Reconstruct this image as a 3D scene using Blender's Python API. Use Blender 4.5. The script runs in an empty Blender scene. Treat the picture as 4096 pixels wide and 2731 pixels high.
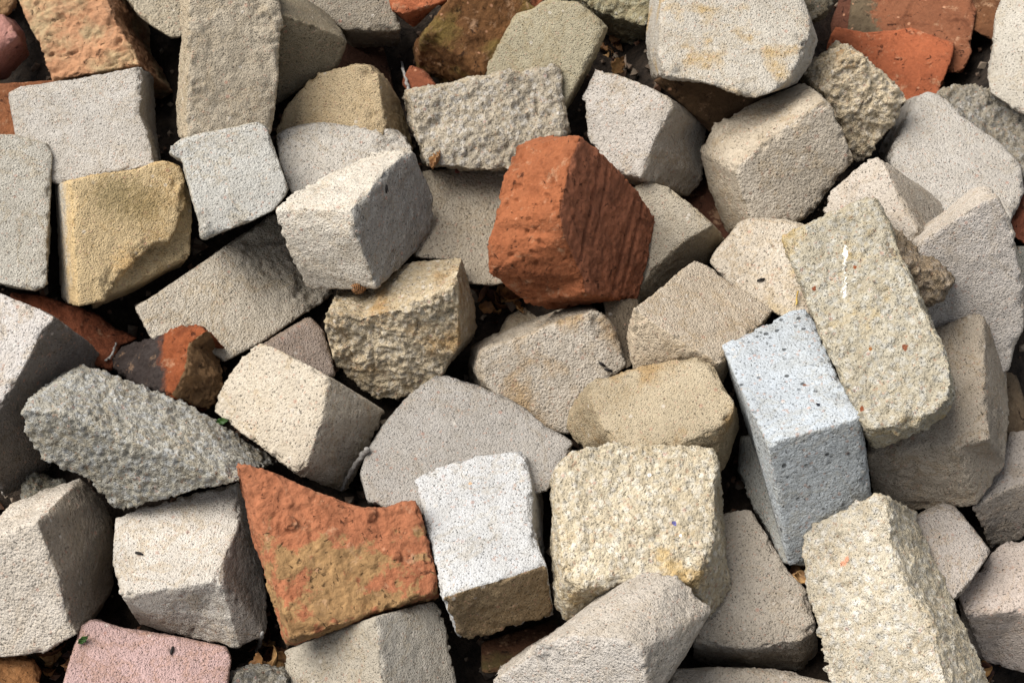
import bpy, bmesh, math, random
import numpy as np
from mathutils import Vector, Matrix
from mathutils.bvhtree import BVHTree
R = math.radians
S = bpy.context.scene
col = S.collection

# ---------------------------------------------------------------- camera, sky, sun, exposure
cd = bpy.data.cameras.new('camera'); cam = bpy.data.objects.new('camera', cd); col.objects.link(cam)
cam.location = (0.0, -1.2856, 1.8321); cam.rotation_euler = (R(40), 0, 0)
cd.lens = 60; cd.sensor_width = 36; cd.clip_start = .05; cd.clip_end = 400
cd.dof.use_dof = True; cd.dof.focus_distance = 1.9; cd.dof.aperture_fstop = 14
S.camera = cam
SUN_EL, SUN_AZ = 57, -82          # elevation; azimuth from +Y (away from the camera), negative = left
w = bpy.data.worlds.new('World'); S.world = w; w.use_nodes = True
nt = w.node_tree; bg = nt.nodes['Background']
sky = nt.nodes.new('ShaderNodeTexSky'); sky.sky_type = 'NISHITA'; sky.sun_disc = False
sky.sun_elevation = R(SUN_EL); sky.sun_rotation = R(SUN_AZ); sky.air_density = 1.0; sky.dust_density = 1.0; sky.ozone_density = .6
hs = nt.nodes.new('ShaderNodeHueSaturation'); hs.inputs['Saturation'].default_value = .35   # thin white overcast
nt.links.new(sky.outputs[0], hs.inputs['Color']); nt.links.new(hs.outputs[0], bg.inputs[0]); bg.inputs[1].default_value = .082
sd = bpy.data.lights.new('sun', 'SUN'); sun = bpy.data.objects.new('sun', sd); col.objects.link(sun)
sd.energy = 3.0; sd.angle = R(50); sd.color = (1, .975, .94)
az, el = R(SUN_AZ), R(SUN_EL)
sdir = Vector((math.sin(az)*math.cos(el), math.cos(az)*math.cos(el), math.sin(el)))
sun.rotation_euler = sdir.to_track_quat('Z', 'Y').to_euler(); sun.location = sdir*8
S.view_settings.view_transform = 'Standard'; S.view_settings.look = 'None'; S.view_settings.gamma = 1
S.view_settings.exposure = 1.22

# ---------------------------------------------------------------- numpy noise
def _hash(ix, iy, iz, s):
    h = (ix*374761393 + iy*668265263 + iz*2147483647 + s*1274126177) & 0xFFFFFFFF
    h = ((h ^ (h >> 13))*1274126177) & 0xFFFFFFFF
    h = ((h ^ (h >> 15))*2246822519) & 0xFFFFFFFF
    return (h ^ (h >> 16)) & 0xFFFFFF
def noise(p, scale, seed=0):
    q = p*scale; i = np.floor(q).astype(np.int64); f = q - i
    u = f*f*f*(f*(f*6-15)+10); out = np.zeros(len(p))
    for dx in (0, 1):
        for dy in (0, 1):
            for dz in (0, 1):
                h = _hash(i[:,0]+dx, i[:,1]+dy, i[:,2]+dz, seed)
                g = np.stack([(h & 255), ((h >> 8) & 255), ((h >> 16) & 255)], 1)/127.5-1
                wgt = (u[:,0] if dx else 1-u[:,0])*(u[:,1] if dy else 1-u[:,1])*(u[:,2] if dz else 1-u[:,2])
                out += wgt*((f[:,0]-dx)*g[:,0]+(f[:,1]-dy)*g[:,1]+(f[:,2]-dz)*g[:,2])
    return out*1.5
def worley(p, scale, seed=0):
    q = p*scale; i = np.floor(q).astype(np.int64); best = np.full(len(p), 9.)
    for dx in (-1, 0, 1):
        for dy in (-1, 0, 1):
            for dz in (-1, 0, 1):
                c = i + np.array([dx, dy, dz]); h = _hash(c[:,0], c[:,1], c[:,2], seed)
                g = np.stack([(h & 255), ((h >> 8) & 255), ((h >> 16) & 255)], 1)/255.
                best = np.minimum(best, ((c+g-q)**2).sum(1))
    return np.sqrt(best)
def facets(p, scale, seed=0):
    # broken stone: every cell is a small tilted facet
    q = p*scale; i = np.floor(q).astype(np.int64); best = np.full(len(p), 9.); val = np.zeros(len(p))
    for dx in (-1, 0, 1):
        for dy in (-1, 0, 1):
            for dz in (-1, 0, 1):
                c = i + np.array([dx, dy, dz]); h = _hash(c[:,0], c[:,1], c[:,2], seed)
                g = np.stack([(h & 255), ((h >> 8) & 255), ((h >> 16) & 255)], 1)/255.
                r = c+g-q; dd = (r**2).sum(1); k2 = _hash(c[:,0], c[:,1], c[:,2], seed+77)
                tilt = np.stack([(k2 & 255), ((k2 >> 8) & 255), ((k2 >> 16) & 255)], 1)/127.5-1
                hv = tilt.sum(1)*.33+(r*tilt).sum(1)*.9
                m = dd < best; best[m] = dd[m]; val[m] = hv[m]
    return val

# ---------------------------------------------------------------- materials
def lin(c):
    return tuple(((v/255+.055)/1.055)**2.4 if v > 10 else v/255/12.92 for v in c)
class NT:
    def __init__(self, name):
        self.m = bpy.data.materials.new(name); self.m.use_nodes = True
        self.t = self.m.node_tree; self.b = self.t.nodes['Principled BSDF']
        self.b.inputs['Specular IOR Level'].default_value = .18
        self.b.inputs['Roughness'].default_value = .93
    def n(self, typ, **kw):
        x = self.t.nodes.new(typ)
        for k, v in kw.items():
            if k in ('operation','blend_type','data_type','feature','attribute_name','noise_dimensions','distance','use_clamp','interpolation_type','clamp'): setattr(x, k, v)
        return x
    def l(self, a, b_): self.t.links.new(a, b_)
    def put(self, sock, v):
        if isinstance(v, bpy.types.NodeSocket): self.l(v, sock)
        elif isinstance(v, (tuple, list)) and len(v) == 3 and sock.type == 'RGBA': sock.default_value = (*v, 1)
        else: sock.default_value = v
    def math(self, op, a, b_=0., clamp=False):
        x = self.n('ShaderNodeMath', operation=op, use_clamp=clamp); self.put(x.inputs[0], a); self.put(x.inputs[1], b_); return x.outputs[0]
    def mix(self, f, a, b_, mode='MIX'):
        x = self.n('ShaderNodeMix', data_type='RGBA', blend_type=mode)
        self.put(x.inputs[0], f); self.put(x.inputs[6], a); self.put(x.inputs[7], b_); return x.outputs[2]
    def rng(self, v, a, b_, c=0., d=1., smooth=False):
        x = self.n('ShaderNodeMapRange', interpolation_type='SMOOTHSTEP' if smooth else 'LINEAR', clamp=True)
        self.put(x.inputs[0], v)
        for k, q in enumerate((a, b_, c, d)): x.inputs[k+1].default_value = q
        return x.outputs[0]
    def coords(self, off):
        tc = self.n('ShaderNodeTexCoord'); mp = self.n('ShaderNodeMapping')
        self.l(tc.outputs['Object'], mp.inputs[0]); mp.inputs[1].default_value = off
        self.raw = tc.outputs['Object']; return mp.outputs[0]
    def noise(self, vec, scale, detail=3., rough=.55, dist=0.):
        x = self.n('ShaderNodeTexNoise'); self.l(vec, x.inputs['Vector'])
        x.inputs['Scale'].default_value = scale; x.inputs['Detail'].default_value = detail
        x.inputs['Roughness'].default_value = rough; x.inputs['Distortion'].default_value = dist; return x.outputs[0]
    def vor(self, vec, scale, feature='F1'):
        x = self.n('ShaderNodeTexVoronoi', feature=feature); self.l(vec, x.inputs['Vector']); x.inputs['Scale'].default_value = scale
        return x
    def attr(self, name):
        x = self.n('ShaderNodeAttribute', attribute_name=name); return x.outputs['Fac']
    def bump(self, h, dist, strength=1., prev=None):
        x = self.n('ShaderNodeBump'); x.inputs['Distance'].default_value = dist; self.put(x.inputs['Strength'], strength); self.l(h, x.inputs['Height'])
        if prev is not None: self.l(prev, x.inputs['Normal'])
        return x.outputs[0]
ALB = .78
def lin_alb(c): return tuple(v*ALB for v in lin(c))
def soft(c): lum = sum(c)/3; return tuple(q*.88+lum*.12 for q in c)
def stain_mask(N, v, o, ext):
    """where the stain of the block lies: a noise patch, or one end of the block"""
    big = N.noise(v, 13, 6, .62)
    if ext:   # from the stained end to the clean end
        p0, p1 = Vector(ext[0]), Vector(ext[1]); dv = (p1-p0)/(p1-p0).length_squared
        s = N.n('ShaderNodeVectorMath', operation='SUBTRACT'); N.l(N.raw, s.inputs[0]); s.inputs[1].default_value = p0
        x = N.n('ShaderNodeVectorMath', operation='DOT_PRODUCT'); N.l(s.outputs[0], x.inputs[0]); x.inputs[1].default_value = dv
        g = N.math('ADD', x.outputs['Value'], N.math('MULTIPLY', N.math('SUBTRACT', big, .5), o.get('stn', 1.6)))
        g = N.math('ADD', g, N.math('MULTIPLY', N.math('SUBTRACT', N.noise(v, 75, 6, .75, .6), .5), .9*min(1., o.get('stn', 1.6))))
        g = N.math('ADD', g, N.math('MULTIPLY', N.math('SUBTRACT', N.noise(v, 32, 6, .7, .5), .5), .75*o.get('stn', 1.6)))
        return N.rng(g, .42, .60, .95, 0)
    th = o.get('stth', .54); return N.rng(big, th-.05, th+.05, 0, .75)
def flecks(N, c, fl):
    for x, y, z, r, fc in fl:
        d = N.n('ShaderNodeVectorMath', operation='DISTANCE'); N.l(N.raw, d.inputs[0]); d.inputs[1].default_value = (x, y, z)
        wv = N.math('ADD', d.outputs['Value'], N.math('MULTIPLY', N.math('SUBTRACT', N.noise(N.raw, 160, 2), .5), r*2.4))
        c = N.mix(N.rng(wv, r*.8, r*1.05, 1, 0), c, lin(fc)) if r < .02 else N.mix(N.rng(wv, r*.2, r*1.5, .75, 0, True), c, lin(fc))
    return c
def concrete(o, off, ext, fl):
    N = NT('concrete'); v = N.coords(off); rr = random.Random(int(off[0]*100)); gk, gs = rr.choice((.15, .3, .5, .8)), rr.uniform(.9, 1.6)
    base = lin_alb(o['col'])
    rough = N.attr('rough')
    big = N.noise(v, 9, 4, .6); mid = N.noise(v, 55, 4, .6)
    c = N.mix(N.rng(big, .3, .7), tuple(q*.83*t for q, t in zip(base, (1, .99, .975))), tuple(q*1.08 for q in base))
    c = N.mix(N.rng(mid, .35, .7), N.mix(1., c, (.90, .885, .86), 'MULTIPLY'), c)
    if 'stain' in o: c = N.mix(stain_mask(N, v, o, ext), c, lin_alb(o['stain']))
    if 'fc' in o: c = N.mix(N.rng(N.math('ADD', N.attr('side_face'), N.math('MULTIPLY', N.math('SUBTRACT', mid, .5), .9)), .4, .6), c, N.mix(N.rng(mid, .3, .7), lin_alb(o['fc'][1]), tuple(q*1.25 for q in lin_alb(o['fc'][1]))))   # a darker face: its own weathered colour, with shade painted into it
    if 'ff' in o: c = N.mix(N.rng(N.math('ADD', N.attr('side_face'), N.math('MULTIPLY', N.math('SUBTRACT', mid, .5), .9)), .4, .6), c, N.mix(1., c, o['ff'], 'MULTIPLY'))   # sawn, moulded and split faces weather to different tints
    # grey-brown grime patches
    gr = N.noise(v, 21, 7, .68, .3)
    c = N.mix(N.rng(gr, .53, .72, 0, .30+.3*gk), c, N.mix(1., c, (.74, .67, .56), 'MULTIPLY'))
    g2 = N.noise(v, 34, 6, .7, .8); c = N.mix(N.rng(g2, .60, .68, 0, .35*gk), c, N.mix(1., c, (.80, .68, .48), 'MULTIPLY'))
    c = N.mix(N.rng(N.noise(v, 6, 5, .6), .5, .68, 0, .35), c, N.mix(1., c, (1.08, 1.09, 1.11), 'MULTIPLY'))
    tide = N.math('ABSOLUTE', N.math('SUBTRACT', N.noise(v, 10, 6, .62, .4), .5)); c = N.mix(N.rng(tide, .004, .022, .16+.3*gk, 0), c, N.mix(1., c, (.78, .66, .48), 'MULTIPLY'))   # tide marks
    # grains of sand and aggregate
    vg = N.vor(v, 340*gs); sepg = N.n('ShaderNodeSeparateColor'); N.l(vg.outputs['Color'], sepg.inputs[0])
    c = N.mix(N.rng(sepg.outputs[0], .1, .95, 0, .35+.25*gk), N.mix(1., c, (.86, .85, .835), 'MULTIPLY'), N.mix(1., c, (1.12, 1.115, 1.10), 'MULTIPLY'))
    c = N.mix(N.rng(sepg.outputs[1], .97, .975, 0, .45), c, lin_alb((178, 138, 116)))
    c = N.mix(N.rng(sepg.outputs[2], .985, .99, 0, .3), c, lin((112, 104, 96)))
    vs = N.vor(v, 120); seps = N.n('ShaderNodeSeparateColor'); N.l(vs.outputs['Color'], seps.inputs[0])
    inside = N.rng(vs.outputs['Distance'], .22, .34, 1, 0)
    if o.get('lump') or o.get('rough', 0) >= .5:   # coarse aggregate: every pebble its own tint, rusty mortar between
        c = N.mix(N.rng(vs.outputs['Distance'], .30, .55, 0, .55), N.mix(N.rng(seps.outputs[2], 0, 1), N.mix(1., c, (.86, .85, .84), 'MULTIPLY'), N.mix(1., c, (1.14, 1.14, 1.15), 'MULTIPLY')), N.mix(1., c, (.90, .80, .62), 'MULTIPLY'))
    c = N.mix(N.math('MULTIPLY', inside, N.rng(seps.outputs[0], .95, .955, 0, .45)), c, lin_alb((222, 212, 198)))
    c = N.mix(N.math('MULTIPLY', inside, N.rng(seps.outputs[1], .975, .98, 0, .5)), c, lin_alb((176, 126, 106)))
    # pores
    fine = N.noise(v, 420, 3, .6); por = N.noise(v, 330*gs, 3, .65)
    pore = N.rng(por, .305, .375, 1, 0)
    if o.get('pits'):
        vp = N.vor(v, 95); sp = N.n('ShaderNodeSeparateColor'); N.l(vp.outputs['Color'], sp.inputs[0])
        pit = N.math('MULTIPLY', N.rng(vp.outputs['Distance'], .16, .3, 1, 0), N.rng(sp.outputs[0], .62, .63))
        pit = N.math('MULTIPLY', pit, N.rng(N.noise(v, 20, 4), .40, .55)); c = N.mix(N.math('MULTIPLY', pit, .85), c, lin((52, 54, 56))); pore = N.math('MAXIMUM', pore, pit)
    c = N.mix(N.math('MULTIPLY', N.math('MULTIPLY', pore, .05+.32*gk), N.rng(big, .35, .6, .35, 1.)), c, N.mix(1., c, (.52, .48, .43), 'MULTIPLY'))
    c = flecks(N, c, fl)
    N.put(N.b.inputs['Base Color'], c)
    h = N.math('ADD', N.math('MULTIPLY', fine, .5), N.math('MULTIPLY', por, 1.0))
    h = N.math('ADD', h, N.math('MULTIPLY', vg.outputs['Distance'], -.35))
    b1 = N.bump(N.noise(v, 130, 4, .62), .0055, N.rng(rough, 0, 1, .28, 1.))
    b2 = N.bump(h, .0036, .95, b1)
    b3 = N.bump(pore, -.0022, .8, b2); b3.node.invert = False
    N.l(b3, N.b.inputs['Normal']); return N.m
def clay(o, off, ext, fl):
    N = NT('fired_clay'); v = N.coords(off); base = lin_alb(o['col']); br = o.get('br', 1.); base = tuple(q*t*br for q, t in zip(soft(base), (.76, .84, .76)))
    rough = N.attr('rough')
    big = N.noise(v, 11, 5, .62); mid = N.noise(v, 48, 5, .62, .5)
    c = N.mix(N.rng(big, .3, .7), tuple(q*t for q, t in zip(base, (.80, .76, .74))), tuple(q*t for q, t in zip(base, (1.1, 1.05, 1.0))))
    c = N.mix(N.rng(mid, .42, .66, 0, .55), c, N.mix(1., c, (1.12, 1.2, 1.25), 'MULTIPLY'))
    if 'stain' in o: c = N.mix(stain_mask(N, v, o, ext), c, N.mix(N.rng(mid, .35, .65), soft(lin_alb(o['stain'])), tuple(q*.70 for q in soft(lin_alb(o['stain'])))))
    gr = N.noise(v, 26, 7, .72, .8)
    c = N.mix(N.rng(N.noise(v, 40, 7, .75, .3), .57, .66, 0, .5), c, soft(lin_alb((206, 164, 124))))   # dusty pale smears
    c = N.mix(N.rng(gr, .51, .64, 0, .75), c, N.mix(1., c, (.55, .50, .46), 'MULTIPLY'))
    vg = N.vor(v, 300); sg = N.n('ShaderNodeSeparateColor'); N.l(vg.outputs['Color'], sg.inputs[0])
    c = N.mix(N.rng(sg.outputs[0], .1, .9, 0, .45), N.mix(1., c, (.82, .80, .78), 'MULTIPLY'), N.mix(1., c, (1.14, 1.13, 1.12), 'MULTIPLY'))
    vs = N.vor(v, 105); ss = N.n('ShaderNodeSeparateColor'); N.l(vs.outputs['Color'], ss.inputs[0])
    inside = N.rng(N.math('ADD', vs.outputs['Distance'], N.math('MULTIPLY', mid, .3)), .28, .42, 1, 0)
    c = N.mix(N.math('MULTIPLY', inside, N.rng(ss.outputs[0], .93, .935, 0, .5)), c, lin_alb((214, 160, 124)))
    por = N.noise(v, 75, 5, .68, 1.2); pore = N.rng(por, .33, .38, 1, 0)
    if 'fc' in o: c = N.mix(N.rng(N.math('ADD', N.attr('side_face'), N.math('MULTIPLY', N.math('SUBTRACT', mid, .5), .9)), .4, .6), c, N.mix(N.rng(gr, .4, .6), soft(lin_alb(o['fc'][1])), tuple(q*.55 for q in soft(lin_alb(o['fc'][1])))))  # own face tint; the grooved red brick's dark face has shade painted in
    c = N.mix(N.math('MULTIPLY', pore, .85), c, N.mix(1., c, (.20, .16, .13), 'MULTIPLY'))
    c = flecks(N, c, fl)
    N.put(N.b.inputs['Base Color'], c)
    h = N.math('ADD', N.noise(v, 300, 5, .72), N.math('MULTIPLY', N.noise(v, 110, 5, .7), 1.1))
    b1 = N.bump(h, .0050, N.rng(rough, 0, 1, .6, 1.))
    b2 = N.bump(N.math('MULTIPLY', pore, -1), .0025, .9, b1)
    N.l(b2, N.b.inputs['Normal']); return N.m

# ---------------------------------------------------------------- setting: the soil under the pile
def tag(o, label=None, cat=None, group=None, kind=None):
    for k, v in (('label', label), ('category', cat), ('group', group), ('kind', kind)):
        if v: o[k] = v
    return o
def link_mesh(name, verts, faces, mat=None, parent=None, smooth=True):
    me = bpy.data.meshes.new(name); me.from_pydata([tuple(p) for p in verts], [], [tuple(f) for f in faces])
    if smooth: me.polygons.foreach_set('use_smooth', [True]*len(me.polygons))
    if mat: me.materials.append(mat)
    ob = bpy.data.objects.new(name, me); col.objects.link(ob)
    if parent: ob.parent = parent
    return ob
SOIL = {'x0': -0.7623,'y0': -0.417,'st': 0.04,'nx': 39,'ny': 31,'z': [136,126,115,105,102,105,111,120,122,118,112,103,97,96,98,101,102,103,112,130,156,182,187,162,129,115,113,120,136,153,157,150,137,118,104,101,110,123,135,136,125,110,91,91,95,100,121,124,118,110,96,82,77,81,88,86,83,89,115,147,187,203,143,107,101,102,107,127,163,175,152,131,104,87,84,97,114,130,140,129,114,97,110,113,105,125,125,119,111,100,81,72,87,105,104,91,78,104,129,171,204,165,106,89,88,94,128,193,198,161,121,91,77,74,89,110,128,147,139,129,118,149,154,122,109,106,104,104,97,91,113,143,152,140,120,91,96,109,154,204,194,121,85,87,92,131,202,203,165,124,97,91,80,87,110,129,155,151,150,155,182,184,136,91,94,112,125,116,110,155,187,182,164,152,144,125,114,164,220,221,172,131,133,139,175,214,205,176,146,133,116,93,88,113,133,162,160,163,172,184,176,129,83,108,146,157,140,143,184,195,187,181,180,180,161,144,189,233,235,207,169,159,174,212,220,204,184,158,141,129,108,92,120,141,169,164,161,162,163,158,136,108,138,166,168,158,168,184,176,169,174,183,185,166,152,196,235,242,220,181,167,200,246,228,208,194,173,147,136,126,109,132,150,175,166,154,145,141,143,146,151,176,188,179,168,170,166,149,146,165,180,183,166,152,189,226,244,230,188,173,229,282,260,243,236,214,179,158,140,123,144,161,184,174,158,146,142,144,168,200,211,200,181,167,164,151,129,131,163,179,181,171,159,180,216,245,240,194,166,240,302,322,312,288,257,213,182,157,135,156,173,197,193,190,199,192,176,204,216,210,195,179,173,177,169,126,134,164,177,179,175,167,176,210,242,246,206,177,244,306,347,342,310,278,235,199,182,150,169,186,214,219,234,252,251,222,210,204,198,190,182,188,199,191,161,153,164,170,171,176,180,187,210,235,251,225,196,249,302,357,353,320,294,258,221,191,179,188,200,230,240,256,270,258,222,198,189,191,191,186,191,198,192,176,169,170,162,160,178,197,205,212,228,253,250,239,260,297,357,359,334,319,290,250,205,206,209,214,242,250,260,267,244,210,188,183,190,194,186,185,189,192,195,201,197,166,153,175,196,207,210,219,241,253,253,259,289,346,356,345,340,314,270,227,219,221,226,251,254,257,259,230,205,192,186,192,197,189,182,182,191,206,221,224,184,160,179,211,216,207,207,223,239,247,256,282,332,344,337,335,321,281,241,223,226,234,259,257,259,264,233,216,212,201,203,206,197,187,183,199,231,241,238,216,190,212,259,259,222,198,204,220,234,253,278,314,328,322,318,314,286,255,238,229,241,267,264,272,278,246,239,240,238,234,218,204,195,197,228,273,277,250,234,210,234,295,303,257,209,196,203,218,245,271,297,312,308,301,300,287,265,252,235,248,275,275,288,290,266,263,278,270,252,243,224,206,220,269,298,291,259,242,240,269,315,319,283,240,209,196,206,242,276,288,296,294,288,288,284,273,265,245,255,283,284,299,298,284,285,293,285,274,267,269,241,246,288,300,289,262,247,248,274,312,315,289,255,221,197,203,256,298,294,284,278,277,282,283,279,275,256,263,287,286,303,303,302,305,301,282,280,298,278,259,278,298,298,282,262,256,262,282,307,307,293,269,232,204,213,273,311,302,276,261,264,278,285,284,282,264,270,287,286,303,306,313,319,304,276,281,315,344,315,301,305,297,275,263,277,295,307,308,302,301,295,259,225,238,290,310,304,274,247,247,269,285,290,292,273,278,284,287,298,304,316,323,301,269,282,333,381,345,313,307,292,268,266,289,309,320,312,300,305,307,292,277,301,318,310,300,277,239,230,253,278,294,310,300,293,280,287,291,301,318,325,292,258,285,358,408,370,325,303,283,262,267,288,309,327,324,301,303,305,311,347,377,367,319,291,276,242,220,237,263,290,324,331,317,278,289,288,303,330,330,282,250,295,380,422,383,332,295,272,257,266,289,316,337,338,315,299,297,316,380,416,401,333,285,267,245,221,225,246,275,319,349,336,291,314,294,319,354,337,274,248,318,395,413,380,333,289,266,257,274,305,337,349,342,317,293,289,315,383,409,404,355,282,255,239,222,218,231,256,301,352,347,332,340,325,346,369,343,277,281,352,400,406,377,343,306,281,274,298,336,357,360,343,314,283,275,314,377,408,405,367,288,244,228,218,216,223,238,281,345,354,361,358,355,368,375,343,303,310,374,399,400,375,359,337,320,304,331,353,361,364,348,314,284,274,316,381,404,403,380,312,236,216,212,217,224,230,257,325,361,375,372,372,376,375,363,349,354,366,371,378,373,368,367,361,355,361,369,371,369,354,328,312,306,342,361,367,366,357,323,240,205,207,219,228,236,245,310,346,363,365,365,363,358,353,347,345,348,354,361,364,361,355,350,348,350,356,360,357,349,339,335,332,337,340,340,332,317,308,267,207,209,227,239,247,258,300,314,352,354,354,351,348,344,341,339,340,344,348,350,348,344,340,339,341,344,345,343,339,333,329,327,327,328,323,311,293,279,270,237,237,258,270,277,284,295,298,342,344,344,343,340,338,336,335,335,337,338,339,338,336,334,333,334,335,335,334,331,328,325,323,321,319,312,298,281,266,257,250,254,264,272,279,284,288,289,334,336,336,336,334,333,331,331,330,331,331,331,331,330,328,328,328,328,328,327,325,323,321,318,316,311,303,291,276,264,255,251,254,260,267,273,278,281,283]}
def soil_z(X, Y):
    x0, y0, st, nx, ny, Z = SOIL['x0'], SOIL['y0'], SOIL['st'], SOIL['nx'], SOIL['ny'], np.array(SOIL['z'])/1000.
    Z = Z.reshape(ny, nx); fx = np.clip((X-x0)/st, 0, nx-1.001); fy = np.clip((Y-y0)/st, 0, ny-1.001)
    i = fx.astype(int); j = fy.astype(int); u = fx-i; v = fy-j
    z = Z[j,i]*(1-u)*(1-v)+Z[j,i+1]*u*(1-v)+Z[j+1,i]*(1-u)*v+Z[j+1,i+1]*u*v
    out = np.maximum(np.maximum(x0-X, X-(x0+st*(nx-1))), np.maximum(y0-Y, Y-(y0+st*(ny-1))))
    k = np.clip(out/.9, 0, 1); k = k*k*(3-2*k)
    return z*(1-k)+(-.05)*k
def make_soil():
    xs = np.concatenate([-np.geomspace(60, 1.25, 14), np.linspace(-1.2, 1.2, 161), np.geomspace(1.25, 60, 14)])
    ys = np.concatenate([-np.geomspace(60, 1.05, 14), np.linspace(-1, 1.2, 147), np.geomspace(1.25, 60, 14)])
    X, Y = np.meshgrid(xs, ys); x, y = X.ravel(), Y.ravel(); z = soil_z(x, y)
    p = np.stack([x, y, z], 1); near = (np.abs(x) < 1.3) & (np.abs(y) < 1.3)
    z = z + np.where(near, .010*noise(p, 22, 3) + .008*noise(p, 60, 4), .03*noise(p, 1.3, 5)); p[:,2] = z
    nx, ny = len(xs), len(ys)
    fs = [(j*nx+i, j*nx+i+1, (j+1)*nx+i+1, (j+1)*nx+i) for j in range(ny-1) for i in range(nx-1)]
    N = NT('dark_soil'); v = N.coords((0, 0, 0))
    a = N.noise(v, 60, 6, .7); c = N.mix(N.rng(a, .35, .7), (.010, .007, .005), (.050, .035, .024))
    N.put(N.b.inputs['Base Color'], c); N.l(N.bump(N.noise(v, 140, 5, .7), .01, 1.), N.b.inputs['Normal'])
    tag(link_mesh('ground', p, fs, N.m), kind='structure')
make_soil()

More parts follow.
